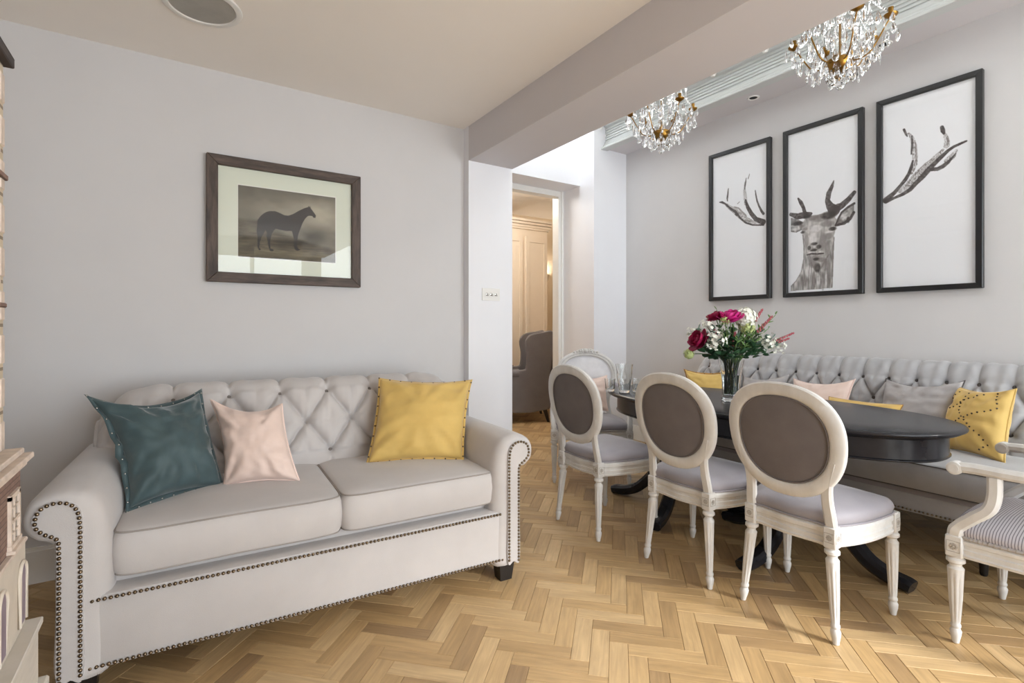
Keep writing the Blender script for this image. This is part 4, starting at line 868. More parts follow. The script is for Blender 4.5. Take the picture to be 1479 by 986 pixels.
def stag_print(y_hi, y_lo, label, kind):
    z0, z1 = 1.436, 2.762; cy = (y_hi + y_lo) / 2; w = .034
    root = thing('stag_picture', label, 'picture', (4.1, cy, z0), 0, 'three black-framed stag prints on the right wall')
    pl = lambda a, z, d: (4.1 - d, a, z)
    frame_parts(root, pl, y_lo, y_hi, z0, z1, w, 0.0, .036, 'black_frame', 'black_frame', .024)
    b = MB(); b.bx(-.012, -.002, y_lo + .02 - cy, y_hi - .02 - cy, .02, z1 - z0 - .02); b.build('backing', 'mat_board', root, 0)
    ya, yb = y_lo + w - .003, y_hi - w + .003; NU, NV = 170, 400
    A, Z = grid_coords(ya, yb, z0 + w - .003, z1 - w + .003, NU, NV); Cc = np.ones(A.shape + (3,)) * np.array(PAPER)
    if kind == 'L': Cc = sketch(A, Z, ANTLER_L, Cc, 3)
    elif kind == 'R': Cc = sketch(A, Z, ANTLER_R, Cc, 8)
    else:
        st = smooth_noise(A, Z, 150, 24, 21); f2 = smooth_noise(A, Z, 70, 70, 22); f3 = smooth_noise(A, Z, 40, 25, 23)
        nk = poly(A, Z, STAG_POLYS['neck']); tone = np.clip(.54 + .44 * st + .25 * (f3 - .5), 0, 1); Cc = Cc * (1 - nk[..., None]) + nk[..., None] * (tone[..., None] * np.array((.93, .91, .90)) * .9)
        for e in ('ear_r', 'ear_l'):
            p = poly(A, Z, STAG_POLYS[e]); tone = .42 + .4 * f2; Cc = Cc * (1 - p[..., None]) + p[..., None] * (tone[..., None] * np.array((.93, .91, .90)))
        hd = poly(A, Z, STAG_POLYS['head']); tone = np.clip(.76 + .16 * (f2 - .5) + .14 * (st - .5) + .18 * (f3 - .5), 0, 1); Cc = Cc * (1 - hd[..., None]) + hd[..., None] * (tone[..., None] * np.array((.95, .93, .92)))
        Cc = sketch(A, Z, STAG_STROKES, Cc, 5)
        for k, y, z, ry, rz in STAG_SPOTS:
            d = ((A - y) / ry) ** 2 + ((Z - z) / rz) ** 2; al = np.clip((1.35 - d) / .9, 0, 1) * (.9 if k == 'D' else .75 if k == 'W' else .62) * np.clip(.55 + .7 * f2, 0, 1)
            Cc = blend(Cc, al, {'D': (.19, .17, .16), 'M': (.45, .42, .41), 'W': (.90, .89, .89)}[k])
        Cc = sketch(A, Z, STAG_LINES, Cc, 6)
    art_mesh('print_sheet', A, Z, Cc, lambda a, z: (4.1 - .0135, a, z), root, root.location)
stag_print(2.930, 2.350, 'black-framed print of a left antler, farthest of the three on the right wall', 'L')
stag_print(2.246, 1.672, 'black-framed print of a stag head facing out, middle of the three', 'C')
stag_print(1.590, 1.028, 'black-framed print of a right antler, nearest of the three on the right wall', 'R')
# horse picture
hp = thing('horse_picture', 'dark rustic-framed old picture of a black horse above the sofa', 'picture', (.546, 3.24, 1.447))
pl = lambda a, z, d: (a, 3.24 - d, z)
frame_parts(hp, pl, .132, .962, 1.447, 2.140, .054, 0.0, .042, 'brown_frame', 'brown_frame_h', .024)
A, Z = grid_coords(.180, .914, 1.496, 2.091, 330, 270); Cc = np.ones(A.shape + (3,)) * np.array((.86, .88, .82))
inp = ((A > .2837) & (A < .8131) & (Z > 1.5912) & (Z < 1.9933)).astype(float)
u = (A - .2837) / .5294; v = (Z - 1.5912) / .4021
f1 = smooth_noise(A, Z, 9, 12, 31); f2 = smooth_noise(A, Z, 26, 40, 32); f3 = smooth_noise(A, Z, 25, 160, 33); gl = np.exp(-((u - .82) / .30) ** 2 - ((v - .68) / .28) ** 2); gl2 = np.exp(-((u - .30) / .2) ** 2 - ((v - .66) / .12) ** 2)
sky = .42 + .24 * gl + .13 * gl2 + .10 * (f1 - .5) + .05 * (f2 - .5) - .10 * (v > .8) * (v - .8) * 5 * .6 - .13 * np.exp(-((u - .80) / .16) ** 2 - ((v - .40) / .12) ** 2)
hor = .27 + .10 * (1 - u) + .06 * np.sin(u * 5); g = np.clip((hor - v) / .05 + .5, 0, 1)
left = np.clip((.55 - v) / .04, 0, 1) * np.clip((.42 - u) / .15, 0, 1); g = np.maximum(g, left * .85)
grd = .33 + .10 * (f3 - .5) + .08 * (f2 - .5) + .10 * np.exp(-((v - .10) / .06) ** 2) * (u > .15) - .12 * np.exp(-((u - .55) / .2) ** 2 - ((v - .26) / .07) ** 2)
base = sky[..., None] * np.array((1.02, .98, .88)) * (1 - g[..., None]) + grd[..., None] * np.array((1.04, .96, .78)) * g[..., None]
hs = poly(A, Z, HORSE); hz = (.14 + .05 * f2 + .05 * np.clip((Z - 1.80) / .1, 0, 1)); base = base * (1 - hs[..., None]) + hs[..., None] * (hz[..., None] * np.array((1.05, .98, 1.0)))
Cc = Cc * (1 - inp[..., None]) + base * inp[..., None]
edge = ((A > .281) & (A < .816) & (Z > 1.5885) & (Z < 1.996)).astype(float) - inp; Cc = blend(Cc, np.clip(edge, 0, 1), (.93, .93, .90))
art_mesh('print_sheet', A, Z, Cc, lambda a, z: (a, 3.24 - .018, z), hp, hp.location)
b = MB(); b.bx(.15 - .546, .94 - .546, -.014, -.002, .02, .67); b.build('backing', 'mat_board', hp, 0)

# ================================================================ SMALL WALL AND CEILING FITTINGS
sp = thing('ceiling_speaker', 'round white in-ceiling speaker with grey grille above the sofa', 'speaker', (.092, 2.62, 2.607))
b = MB(); b.lathe([(.128, -.002), (.132, -.008), (.146, -.010), (.155, -.006), (.157, .0)], 48); b.build('rim', 'trim', sp, 40)
b = MB(); b.lathe([(.001, -.004), (.128, -.004), (.129, 0)], 48); b.build('grille', 'speaker', sp, 40)
for (x, y), lab in (((3.955, 2.428), 'recessed black downlight in the soffit, the one between the two chandeliers'), ((3.937, 1.493), 'recessed black downlight in the soffit, just right of the near chandelier')):
    d = thing('downlight', lab, 'downlight', (x, y, 3.08)); b = MB(); b.lathe([(.030, -.001), (.033, -.005), (.042, -.006), (.046, -.003), (.047, 0)], 32); b.build('bezel', 'trim', d, 40)
    b = MB(); b.lathe([(.001, -.0015), (.031, -.0015), (.031, 0)], 32); b.build('recess', 'black', d, 40)
sw = thing('light_switch', 'white square-cornered plate with three steel toggle switches on the pier', 'switch', (1.89, 3.168, 1.434))
b = MB(); b.bx(-.074, .074, -.006, 0, -.044, .044, .0015); b.build('plate', 'trim', sw, 40)
for x in (-.037, 0, .037):
    b = MB(); b.lathe([(.010, 0), (.010, .004), (.006, .006)], 16, (x, -.006, 0), Matrix.Rotation(PI / 2, 3, 'X')); b.tube([(x, -.010, 0), (x, -.024, -.008)], .0036, 8); b.sphere((x, -.025, -.009), .0046); b.build('toggle', 'silver', sw, 40)

# ================================================================ GLASSWARE AND FLOWERS ON THE TABLE (top at .760)
def tumbler(label, x, y, r0, r1, h, pattern, group=None):
    t = thing('glass_tumbler', label, 'glass', (x, y, .7605), 0, group)
    b = MB(); N = 40; prof = [(r0 * .9, 0), (r0, .004), (r0 + (r1 - r0) * .5, h * .5), (r1, h), (r1 - .003, h), (r0 + (r1 - r0) * .5 - .004, h * .5), (r0 - .005, .016), (.001, .014)]
    full = []
    for i in range(len(prof) - 1):
        for k in range(6): q_ = k / 6; full.append((prof[i][0] + (prof[i + 1][0] - prof[i][0]) * q_, prof[i][1] + (prof[i + 1][1] - prof[i][1]) * q_))
    full.append(prof[-1]); b.lathe(full, N)
    if pattern: b.v = [(x_ * (1 + .035 * math.sin(6 * math.atan2(y_, x_) + z_ * 60) * (z_ > .02) * (math.hypot(x_, y_) > r0 * .8)), y_ * (1 + .035 * math.sin(6 * math.atan2(y_, x_) + z_ * 60) * (z_ > .02) * (math.hypot(x_, y_) > r0 * .8)), z_) for x_, y_, z_ in b.v]
    b.build('glass_body', 'glass', t, 60); return t
tumbler('tall patterned glass tumbler standing among the short ones on the table', 2.515, 2.465, .036, .058, .190, True)
tumbler('short glass tumbler left of the tall glass', 2.485, 2.570, .030, .036, .085, False)
tumbler('short glass tumbler right of the tall glass', 2.600, 2.430, .030, .036, .090, True)
VX, VY = 2.760, 1.835
vase = thing('glass_vase', 'clear heavy-based glass vase holding the flowers on the dining table', 'vase', (VX, VY, .7605))
b = MB(); b.lathe([(.050, 0), (.056, .003), (.056, .018), (.050, .028), (.049, .05), (.052, .12), (.060, .19), (.073, .245), (.070, .245), (.057, .19), (.048, .12), (.045, .05), (.043, .032), (.001, .030)], 40); b.build('glass_body', 'glass', vase, 50)
b = MB(); b.lathe([(.0425, .033), (.0445, .05), (.0475, .12), (.052, .155), (.001, .156)], 32); b.build('water', 'water', vase, 50)
random.seed(11); np.random.seed(11)
NECK = Vector((VX, VY, .995))
def stem_to(b, p, r=.0028, base=None):
    k = random.uniform(0, 2 * PI); bs = Vector((VX + .028 * math.cos(k), VY + .028 * math.sin(k), .800)); nk = NECK + Vector((p.x - VX, p.y - VY, 0)) * .28
    if (nk - NECK).length > .045: nk = NECK + (nk - NECK).normalized() * .045
    b.tube(catmull([bs, nk, (nk + p) / 2 + Vector((0, 0, .02)), p], 4), r, 5)
def bloom(name, label, p, r, m, kind, group, m2=None):
    p = Vector(p); root = thing(name, label, 'flower', p, 0, group); b = MB(); b.tm = Matrix.Translation(-p); stem_to(b, p); b.build('stem', 'stem', root, 60)
    d0 = (p - NECK).normalized(); b = MB()
    if kind == 'peony':
        for layer, (n, rr, tilt) in enumerate(((6, .35, .15), (9, .6, .5), (12, .85, .95), (13, 1.0, 1.4))):
            for i in range(n):
                a = 2 * PI * i / n + layer * .5 + random.uniform(-.2, .2); rot = d0.to_track_quat('Z', 'Y').to_matrix() @ rotz(a) @ Matrix.Rotation(tilt + random.uniform(-.15, .15), 3, 'Y')
                b.grid(lambda u, v: rot @ Vector(((v - .1) * .0 + .22 * r * math.sin(v * PI) * (1 - .3 * (2 * u - 1) ** 2), (u - .5) * r * .85 * math.sin(.25 + v * 2.5), v * r * rr * 1.1 - .08 * r * (2 * u - 1) ** 2)), 5, 6)
    elif kind == 'hydrangea':
        for i in range(110):
            z = 1 - 2 * (i + .5) / 110; ph = i * 2.39996; q_ = Vector((math.sqrt(1 - z * z) * math.cos(ph), math.sqrt(1 - z * z) * math.sin(ph), z)); c = q_ * r * random.uniform(.78, 1.08)
            rot = q_.to_track_quat('Z', 'Y').to_matrix() @ rotz(random.uniform(0, 3))
            for k in range(4):
                a = k * PI / 2; s_ = r * .22 * random.uniform(.7, 1.2); e = rot @ Vector((math.cos(a) * s_, math.sin(a) * s_, .12 * s_)); f_ = rot @ Vector((-math.sin(a) * s_ * .6, math.cos(a) * s_ * .6, 0)); b.add([c, c + e * .6 + f_, c + e * 1.15, c + e * .6 - f_], [(0, 1, 2, 3)])
        b.sphere((0, 0, 0), r * .74, 14, 10)
    elif kind == 'cluster':
        for i in range(34):
            q_ = Vector((random.gauss(0, 1), random.gauss(0, 1), random.gauss(.3, 1))).normalized(); c = q_ * r * random.uniform(.55, 1.05); rot = q_.to_track_quat('Z', 'Y').to_matrix(); b.tube([Vector((0, 0, 0)), c], .0008, 3)
            for k in range(5):
                a = 2 * PI * k / 5; s_ = r * .19; e = rot @ Vector((math.cos(a) * s_, math.sin(a) * s_, .25 * s_)); f_ = rot @ Vector((-math.sin(a) * s_ * .5, math.cos(a) * s_ * .5, 0)); b.add([c, c + e * .6 + f_, c + e * 1.1, c + e * .6 - f_], [(0, 1, 2, 3)])
    b.build('bloom', m, root, 180, None, False)
    return root
def spot(across, back, z):   # metres from the vase axis: along the bouquet's broad side, towards the far corner, height above the floor
    return (VX + .8368 * across + .5475 * back, VY - .5475 * across + .8368 * back, z)
bloom('peony', 'bright magenta peony at the top of the bouquet, beside the white hydrangea', spot(-0.035, -0.072, 1.248), .076, 'magenta', 'peony', None)
bloom('peony', 'deep pink peony behind and left of the bright magenta one', spot(-0.091, -0.002, 1.254), .058, 'crimson', 'peony', None)
bloom('peony', 'crimson peony low on the left side of the bouquet', spot(-0.216, -0.072, 1.119), .072, 'crimson', 'peony', None)
bloom('hydrangea', 'white and lime hydrangea head at the top of the bouquet', spot(0.072, -0.032, 1.253), .060, 'white_petal', 'hydrangea', None)
bloom('hydrangea', 'pale green hydrangea head tucked just below the white one', spot(0.080, -0.032, 1.200), .044, 'green_petal', 'hydrangea', None)
bloom('guelder_rose', 'small green ball flower hanging at the far left of the bouquet', spot(-0.252, -0.002, 1.039), .030, 'green_petal', 'hydrangea', None)
bloom('white_blossom', 'white blossom cluster in the front left of the bouquet', spot(-0.139, -0.122, 1.113), .062, 'white_petal', 'cluster', None)
bloom('white_blossom', 'white blossom cluster above the crimson peony', spot(-0.152, -0.032, 1.200), .050, 'white_petal', 'cluster', None)
bloom('white_blossom', 'white blossom cluster at the left edge of the bouquet', spot(-0.221, 0.028, 1.163), .040, 'white_petal', 'cluster', None)
bloom('white_blossom', 'white blossom cluster in the front right of the bouquet', spot(0.189, -0.052, 1.111), .058, 'white_petal', 'cluster', None)
bloom('white_blossom', 'white blossom cluster at the right edge of the bouquet', spot(0.300, 0.038, 1.083), .050, 'white_petal', 'cluster', None)
bloom('white_blossom', 'small white blossom between the magenta peony and the greenery', spot(-0.088, -0.122, 1.236), .026, 'green_petal', 'cluster', None)
def sprig(label, p, m, n=40, L=.13):
    p = Vector(p); root = thing('heather_sprig', label, 'flower', p, 0, None); b = MB(); b.tm = Matrix.Translation(-p); stem_to(b, p, .0018); b.build('stem', 'stem', root, 60)
    d = (p - NECK).normalized(); b = MB()
    for i in range(n):
        t = -i / n * L; c = d * t; a = i * 2.4; q_ = Vector((math.cos(a), math.sin(a), .3)); b.sphere(c + q_ * (.004 + .012 * random.random() * (i / n)), .0040, 5, 4, (1, 1, 1.5))
    b.build('buds', m, root, 180, 'stuff')
for a_, d_, z_, lab in ((0.357, -0.025, 1.163, 'pink heather sprig reaching farthest right'), (0.347, 0.008, 1.130, 'lowest pink heather sprig on the right'), (0.238, -0.011, 1.262, 'pink heather sprig pointing up to the right'), (0.193, 0.015, 1.304, 'upright pink heather sprig beside the white hydrangea'), (-0.138, 0.017, 1.262, 'pink heather sprig at the upper left of the bouquet'), (0.005, -0.044, 1.167, 'pale pink heather sprig in the middle of the bouquet')):
    sprig(lab, spot(a_, d_, z_), 'heather')
def leaves(name, label, mt, spots, size, shape=1.0, cat='leaves'):
    root = thing(name, label, cat, tuple(NECK), 0, None)
    for (a_, d_, z_) in spots:
        p = Vector(spot(a_, d_, z_)); b = MB(); b.tm = Matrix.Translation(-NECK); stem_to(b, p, .0020); dirn = (p - NECK).normalized()
        for k in range(7):
            t = k / 7; c = NECK.lerp(p, .40 + .6 * (1 - t)); a = k * 2.4 + random.random(); side = Vector((math.cos(a), math.sin(a), random.uniform(-.2, .7))).normalized(); dr = (side + dirn * .5).normalized(); w = dr.cross(Vector((random.random(), random.random(), 1))).normalized(); s_ = size * random.uniform(.75, 1.2); up_ = w.cross(dr)
            b.add([c, c + dr * s_ * .35 + w * s_ * .27 * shape + up_ * .1 * s_, c + dr * s_ * .75 + w * s_ * .2 * shape + up_ * .06 * s_, c + dr * s_, c + dr * s_ * .75 - w * s_ * .2 * shape + up_ * .06 * s_, c + dr * s_ * .35 - w * s_ * .27 * shape + up_ * .1 * s_, c + dr * s_ * .5 - up_ * .04 * s_], [(0, 1, 6), (1, 2, 6), (2, 3, 6), (3, 4, 6), (4, 5, 6), (5, 0, 6)])
        b.build('leafy_stem', mt, root, 0, None, False)
leaves('rose_foliage', 'dark green leafy stems filling the middle and lower part of the bouquet', 'leaf', [(-0.068, -0.102, 1.088), (-0.017, -0.122, 1.129), (0.072, -0.102, 1.108), (-0.099, -0.082, 1.040), (0.156, -0.052, 1.066), (-0.006, -0.142, 1.058), (-0.128, -0.052, 1.066), (0.130, -0.022, 1.036), (-0.142, 0.018, 1.022), (0.008, 0.078, 1.145), (0.135, 0.078, 1.166), (0.237, 0.028, 1.042), (0.255, -0.002, 1.093), (-0.044, -0.122, 1.030), (-0.180, 0.048, 1.083), (-0.067, -0.052, 1.127), (0.029, 0.028, 1.175), (0.170, 0.018, 1.167), (-0.129, -0.002, 1.105), (0.100, 0.048, 1.208), (0.231, 0.058, 1.133), (-0.046, 0.048, 1.208), (-0.188, -0.052, 1.054), (0.090, -0.122, 1.089)], .052, 1.3)
leaves('fern_foliage', 'light green feathery stems between the blossoms of the bouquet', 'leaf_light', [(0.020, -0.102, 1.148), (0.016, -0.002, 1.208), (0.107, -0.052, 1.159), (0.148, -0.052, 1.135), (-0.075, 0.028, 1.304), (0.273, 0.018, 1.271), (-0.087, -0.102, 1.168), (0.035, -0.122, 1.097), (0.181, -0.002, 1.208), (-0.026, -0.152, 1.129), (0.055, -0.122, 1.176), (-0.017, 0.018, 1.208), (0.237, 0.028, 1.192), (0.100, -0.102, 1.120)], .040, .5)
leaves('eucalyptus_foliage', 'grey-green eucalyptus stems at both sides of the bouquet', 'leaf_grey', [(-0.190, -0.002, 1.188), (-0.179, -0.082, 1.148), (0.217, -0.052, 1.135), (0.296, -0.002, 1.105), (-0.232, -0.002, 1.126), (-0.132, -0.062, 1.180)], .042, 1.3)

# ================================================================ CHANDELIERS
def drop_mesh(kind, s):
    b = MB()
    if kind == 'pear': b.lathe([(.0006, 0), (.0035 * s, -.006 * s), (.009 * s, -.020 * s), (.0115 * s, -.031 * s), (.008 * s, -.041 * s), (.0008, -.046 * s)], 8); b.v = [(x, y * .5, z) for x, y, z in b.v]
    elif kind == 'spear': b.lathe([(.0006, 0), (.006 * s, -.010 * s), (.0075 * s, -.020 * s), (.0035 * s, -.050 * s), (.0006, -.070 * s)], 6)
    elif kind == 'ball': b.sphere((0, 0, 0), .020 * s, 12, 8)
    elif kind == 'octagon': b.lathe([(.002, -.004), (.008, -.003), (.008, .003), (.002, .004)], 8, (0, 0, 0), Matrix.Rotation(PI / 2, 3, 'X'))
    return b
DM = {}
for kn, kd, s_ in (('p', 'pear', 1.45), ('q', 'pear', 1.15), ('s', 'spear', 1.2), ('b', 'ball', 1.1), ('o', 'octagon', 1.0)): 
    me = drop_mesh(kd, s_).mesh('crystal_drop', 0); me.materials.append(M['crystal']); DM[kn] = me
def chandelier(label, x, y):
    z0 = 2.375; root = thing('crystal_chandelier', label, 'chandelier', (x, y, z0), 0, 'pair of crystal chandeliers over the dining table')
    b = MB(); b.lathe([(.004, .085), (.020, .09), (.044, .098), (.056, .115), (.060, .145), (.054, .150), (.02, .152), (.003, .16), (.003, .60), (.003, 1.0)], 20); b.build('stem', 'brass', root, 50)
    b = MB(); b.lathe([(.012, .60), (.05, .605), (.052, .615), (.03, .63), (.008, .64)], 20); b.build('crown', 'brass', root, 50)
    b = MB(); b.lathe([(.012, .155), (.020, .18), (.014, .23), (.022, .29), (.012, .34), (.018, .40), (.010, .50), (.016, .58)], 10); b.build('crystal_column', 'crystal', root, 30)
    drops = []
    for k in range(6):
        a = 2 * PI * k / 6 + .25; c, s_ = math.cos(a), math.sin(a)
        P = catmull([(c * r, s_ * r, z) for r, z in ((.035, .14), (.07, .125), (.12, .14), (.155, .19), (.185, .245), (.205, .275))], 5)
        b = MB(); b.tube(P, .0036, 8); arm = b.build('arm', 'brass', root, 60)
        b = MB(); b.lathe([(.004, .268), (.012, .272), (.027, .282), (.029, .288), (.012, .286), (.010, .29), (.011, .318), (.0115, .32), (.007, .32)], 16, (c * .205, s_ * .205, 0)); b.build('candle_cup', 'brass', arm, 40)
        P2 = catmull([(c * r, s_ * r, z) for r, z in ((.03, .60), (.06, .57), (.09, .52), (.12, .47), (.15, .47), (.16, .49))], 4); b = MB(); b.tube(P2, .0028, 6); b.build('upper_arm', 'brass', root, 60)
        for j in range(4):
            t = a + (j - 1.5) * .22; drops.append(('p' if j % 2 else 'q', (.235 * math.cos(t) if j in (0, 3) else .215 * math.cos(t), .235 * math.sin(t) if j in (0, 3) else .215 * math.sin(t), .262 - .012 * (j % 2))))
        for r, z, kk in ((.175, .19, 'p'), (.145, .135, 'q'), (.115, .115, 'p'), (.088, .105, 'q'), (.19, .215, 's')): drops.append((kk, (c * r + s_ * .006, s_ * r, z)))
        h = a + PI / 6; ch_, sh_ = math.cos(h), math.sin(h)
        for r, z, kk in ((.17, .185, 's'), (.14, .22, 'p'), (.10, .26, 'q'), (.075, .31, 's'), (.06, .14, 'p'), (.11, .165, 'p'), (.155, .30, 'q'), (.06, .40, 'p'), (.09, .46, 'q'), (.13, .42, 'p'), (.05, .50, 's')): drops.append((kk, (ch_ * r, sh_ * r, z)))
        for r, z, kk in ((.16, .455, 's'), (.12, .44, 'p'), (.16, .40, 'q'), (.05, .56, 'p')): drops.append((kk, (c * r, s_ * r, z)))
        # bead swags from crown to cup
        b = MB(); Q = catmull([(c * .05, s_ * .05, .60), (c * .09, s_ * .09, .46), (c * .15, s_ * .15, .36), (c * .20, s_ * .20, .305)], 6)
        for p in Q[::1]: b.sphere(p, .0075, 6, 4)
        b.build('bead_chain', 'crystal', root, 0, 'stuff')
    for k in range(12):
        a = 2 * PI * k / 12 + .1
        for r, z, kk in ((.13, .235, 'p'), (.185, .255, 'q'), (.095, .20, 'p'), (.10, .37, 'q')): drops.append((kk, (math.cos(a) * r, math.sin(a) * r, z + .01 * (k % 3))))
    for k in range(9): a = 2 * PI * k / 9; drops.append(('p', (.045 * math.cos(a), .045 * math.sin(a), .105)))
    for kk, p in drops:
        o = bpy.data.objects.new('crystal_drop', DM[kk]); COL.objects.link(o); o.parent = root; o.location = p; o.rotation_euler = (random.uniform(-.08, .08), random.uniform(-.08, .08), random.uniform(0, PI))
    o = bpy.data.objects.new('crystal_ball', DM['b']); COL.objects.link(o); o.parent = root; o.location = (0, 0, .022)
    b = MB(); b.tube([(0, 0, .04), (0, 0, .10)], .0015, 6); b.build('wire', 'brass', root, 60)
    return root
c1 = chandelier('crystal chandelier farther from the camera, hanging over the far end of the table', 2.75, 2.352)
c2 = copy_tree(c1); c2.location = (2.75, 1.233, 2.375); c2['label'] = 'crystal chandelier nearest the camera, hanging over the near end of the table'; c2.rotation_euler = (0, 0, .5)

# ================================================================ THE ROOM BEYOND THE DOORWAY
fx = MB()
wr = thing('wardrobe', 'tall cream panelled wardrobe with cornice seen through the doorway', 'wardrobe', (3.9, 6.55, 0))
b = MB(); b.bx(-.9, .87, -.25, .60, 0, 2.68); b.build('carcass', 'cream_paint', wr, 0)
b = MB()
for z, d in ((2.66, .02), (2.69, .035), (2.73, .055), (2.77, .075)): b.bx(-.9, .87 + d, -.25 - d, .60, z, z + .035)
b.build('cornice', 'cream_paint', wr, 0)
for x in (-.45, .0, .45):
    b = MB(); b.bx(x + .01, x + .40, -.27, -.25, .15, 2.55, .002); b.bx(x + .01, x + .07, -.28, -.27, .15, 2.55); b.bx(x + .34, x + .40, -.28, -.27, .15, 2.55); b.bx(x + .07, x + .34, -.28, -.27, 2.47, 2.55); b.bx(x + .07, x + .34, -.28, -.27, .15, .25); b.build('door', 'cream_paint', wr, 0)
wc = thing('wing_armchair', 'grey wing-backed armchair seen side-on through the doorway', 'armchair', (3.74, 5.62, 0), math.radians(152))
b = MB(); b.bx(-.36, .34, -.33, .33, .17, .40, .03); b.build('base', 'wing', wc, 40)
b = MB(); b.bx(-.24, .36, -.24, .24, .39, .52, .035); b.build('seat_cushion', 'wing', wc, 40)
b = MB(); b.loft([[Vector((x0_, y_ , z_)) for x0_, y_ in ((xb - .09, -w_), (xb, -w_), (xb, w_), (xb - .09, w_))] for xb, w_, z_ in ((-.24, .30, .20), (-.27, .30, .60), (-.32, .31, .95), (-.35, .30, 1.08), (-.37, .26, 1.13))]); o_ = b.build('backrest', 'wing', wc, 0); md = o_.modifiers.new('soft', 'BEVEL'); md.width = .025; md.segments = 3
for s in (-1, 1):
    side = [(-.38, .17), (.34, .17), (.34, .60), (.30, .645), (.20, .655), (-.05, .66), (-.09, .70), (-.10, .85), (-.08, 1.00), (-.14, 1.10), (-.30, 1.135), (-.44, 1.13), (-.42, .80), (-.38, .50)]
    P = catmull([(a, 0, c) for a, c in side], 3, True); b = MB(); b.loft([[Vector((p.x, s * .30, p.z)) for p in P], [Vector((p.x, s * .385, p.z)) for p in P]]); o_ = b.build('wing', 'wing', wc, 60); md = o_.modifiers.new('soft', 'BEVEL'); md.width = .014; md.segments = 2; md.limit_method = 'ANGLE'
    b = MB(); b.tube([(.36, s * .35, .61), (.0, s * .35, .62)], .055, 12); b.build('arm_roll', 'wing', wc, 60)
    for x, dx in ((-.33, -.05), (.30, .02)):
        b = MB(); b.loft([[Vector((x + a * t + d, s * .31 + c * t, z)) for a, c in ((-1, -1), (1, -1), (1, 1), (-1, 1))] for t, z, d in ((.015, 0, dx), (.028, .175, 0))]); b.build('leg', 'black_wood', wc, 0)
th = b = MB(); b.box((0, 0, 0), (.30, .22, .05), Matrix.Rotation(.3, 3, 'Y'), .02); o_ = b.build('folded_throw', 'teal', None, 60); o_.location = (3.60, 5.66, .555); tag(o_, 'folded green throw lying on the grey wing armchair seat', 'throw')
cb = thing('dark_cabinet', 'dark wooden cabinet with pale top behind the wing armchair', 'cabinet', (5.12, 6.30, 0))
b = MB(); b.bx(-.30, .30, -.22, .22, .06, .86); b.build('body', 'dark_furniture', cb, 0)
b = MB(); b.bx(-.32, .32, -.24, .24, .86, .90, .004); b.build('top', 'cream_paint', cb, 0)
b = MB(); b.bx(-.32, .32, -.24, .24, 0, .06); b.build('plinth', 'dark_furniture', cb, 0)
for z in (.12, .37, .62):
    b = MB(); b.bx(-.27, .27, -.235, -.22, z, z + .21, .003); dr = b.build('drawer', 'dark_furniture', cb, 0); b = MB(); b.sphere((0, -.245, z + .10), .012); b.build('knob', 'brass', dr, 180)
lp = thing('wall_lamp', 'small dark wall lamp on the far room wall beside the wardrobe', 'lamp', (5.35, 7.2, 1.95))
b = MB(); b.bx(-.03, .03, -.02, 0, -.06, .06, .004); b.tube([(0, -.02, 0), (0, -.08, .02), (0, -.10, .06)], .006, 8); b.build('bracket', 'black', lp, 40)
b = MB(); b.lathe([(.035, .06), (.055, .16), (.053, .16), (.033, .06)], 20, (0, -.10, 0)); b.build('shade', 'cream_paint', lp, 50)
def lamp(name, loc, e, col, size):
    l = bpy.data.lights.new(name, 'POINT'); l.energy = e; l.color = col; l.shadow_soft_size = size; o = bpy.data.objects.new(name, l); COL.objects.link(o); o.location = loc; return o
lamp('wall_lamp_bulb', (5.35, 7.08, 2.08), 9, (1, .88, .74), .04)
lamp('far_room_ceiling_lamp', (3.2, 5.4, 2.85), 42, (1, .94, .86), .12)

# ================================================================ THE DOLL'S HOUSE (front faces +x, far side wall at y = 1.48)
st = thing('low_chest', 'plain pale low chest under the doll\'s house at the left edge', 'chest', (-.55, 1.10, 0))
b = MB(); b.bx(-.27, .27, -.46, .37, .05, .415, .004); b.build('body', 'dh_grey', st, 0)
b = MB(); b.bx(-.29, .315, -.48, .40, .415, .438, .004); b.build('top', 'dh_grey', st, 0)
b = MB(); b.bx(-.25, .25, -.44, .35, 0, .05); b.build('plinth', 'dh_grey', st, 0)
dh = thing('dolls_house', 'tall cream and brick doll\'s house on the left edge in front of the sofa arm', 'doll\'s house', (-.55, 1.10, .4385))
def D(name, m, boxes, parent=dh, ch=.002, sm=0):
    b = MB()
    for x0, x1, y0, y1, z0, z1 in boxes: b.bx(x0 + .55, x1 + .55, y0 - 1.10, y1 - 1.10, z0 - .4385, z1 - .4385, ch)
    return b.build(name, m, parent, sm)
YF, YN = 1.48, .70
D('plinth', 'dh_grey', [(-.80, -.250, YN, YF, .4385, .560), (-.80, -.243, YN, YF + .006, .560, .574)])
D('lower_wall', 'dh_stucco', [(-.80, -.269, YN, YF - .008, .574, .752)])
D('brick_wall', 'dh_brick', [(-.80, -.276, YN, YF - .012, .752, .912)])
D('ledge', 'dh_trim', [(-.80, -.268, YN, YF + .002, .906, .920), (-.80, -.258, YN, YF + .008, .920, .932), (-.80, -.272, YN, YF, .932, .944)])
D('band_course', 'dh_trim', [(-.80, -.266, YN, YF - .004, .748, .756)])
D('upper_wall', 'dh_stone', [(-.80, -.303, YN, YF - .008, .944, 1.745)])
D('corner_quoins', 'dh_trim', [(-.312, -.301, YF - .035, YF - .006, .944 + .09 * k, .944 + .09 * k + .06) for k in range(9)])
D('roof_eave', 'dh_roof', [(-.82, -.288, YN - .02, YF + .004, 1.745, 1.765)])
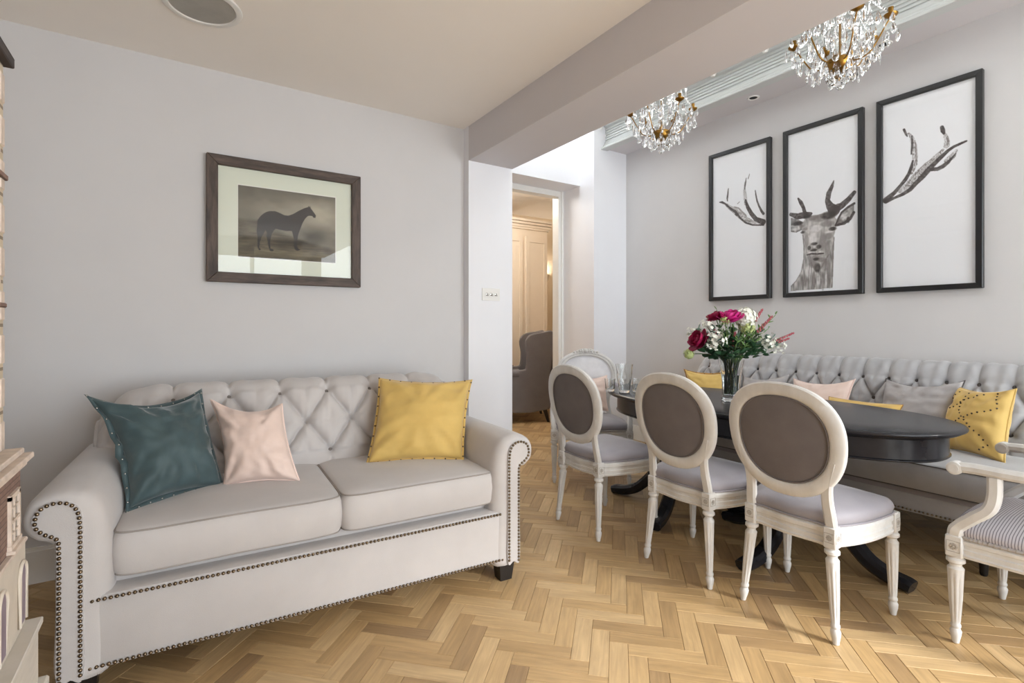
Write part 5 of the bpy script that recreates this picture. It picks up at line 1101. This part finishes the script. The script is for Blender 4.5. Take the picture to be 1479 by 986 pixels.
b = MB(); y0_, y1_ = YN - 1.12, YF - 1.094; b.loft([[Vector((-.27, y, 1.765 - .4385)), Vector((.262, y, 1.765 - .4385)), Vector((.0, y, 1.93 - .4385))] for y in (y0_, y1_)]); b.build('roof', 'dh_roof', dh, 0)
for k in range(3):
    yc = 1.405 - .20 * k
    w = D('window', 'dh_trim', [(-.279, -.2705, yc - .037, yc - .028, .768, .868), (-.279, -.2705, yc + .028, yc + .037, .768, .868), (-.279, -.2690, yc - .040, yc + .040, .762, .772), (-.279, -.2705, yc - .037, yc + .037, .860, .870), (-.279, -.270, yc - .028, yc + .028, .813, .819), (-.279, -.272, yc - .002, yc + .002, .772, .862), (-.279, -.272, yc - .028, yc + .028, .790, .793), (-.279, -.272, yc - .028, yc + .028, .840, .843)], dh, 0)
    D('pane', 'dh_glass', [(-.280, -.2745, yc - .030, yc + .030, .770, .862)], w, 0)
    D('window_sill', 'dh_trim', [(-.279, -.263, yc - .044, yc + .044, .757, .764)], w, .001)
    ya = 1.435 - .145 * k; aw = .026
    arch = [(-aw, .590), (aw, .590), (aw, .690)] + [(aw * math.cos(t), .690 + aw * math.sin(t)) for t in [PI * j / 8 for j in range(1, 8)]] + [(-aw, .690)]
    b = MB(); b.loft([[Vector((xx + .55, ya - 1.10 + p[0], p[1] - .4385)) for p in arch] for xx in (-.272, -.2665)]); aw_ = b.build('arched_window', 'dh_door', dh, 0)
    P = [Vector((-.266 + .55, ya - 1.10 + p[0], p[1] - .4385)) for p in arch[2:]]; b = MB(); b.tube([Vector((P[0].x, P[0].y, .590 - .4385))] + P + [Vector((P[-1].x, P[-1].y, .590 - .4385))], .0035, 6); b.build('arch_surround', 'dh_stucco', aw_, 60)
for k in range(3):
    for z in (1.02, 1.30, 1.56):
        yc = 1.375 - .20 * k
        w = D('window', 'dh_trim', [(-.306, -.296, yc - .045, yc + .045, z - .012, z), (-.306, -.298, yc - .040, yc - .032, z, z + .15), (-.306, -.298, yc + .032, yc + .040, z, z + .15), (-.306, -.298, yc - .04, yc + .04, z + .145, z + .155), (-.306, -.300, yc - .032, yc + .032, z + .073, z + .079)], dh, 0)
        D('pane', 'dh_glass', [(-.308, -.3015, yc - .034, yc + .034, z, z + .15)], w, 0)
D('string_course', 'dh_brick', [(-.80, -.296, YN, YF - .004, 1.505, 1.517), (-.80, -.298, YN, YF - .004, 1.24, 1.25)])
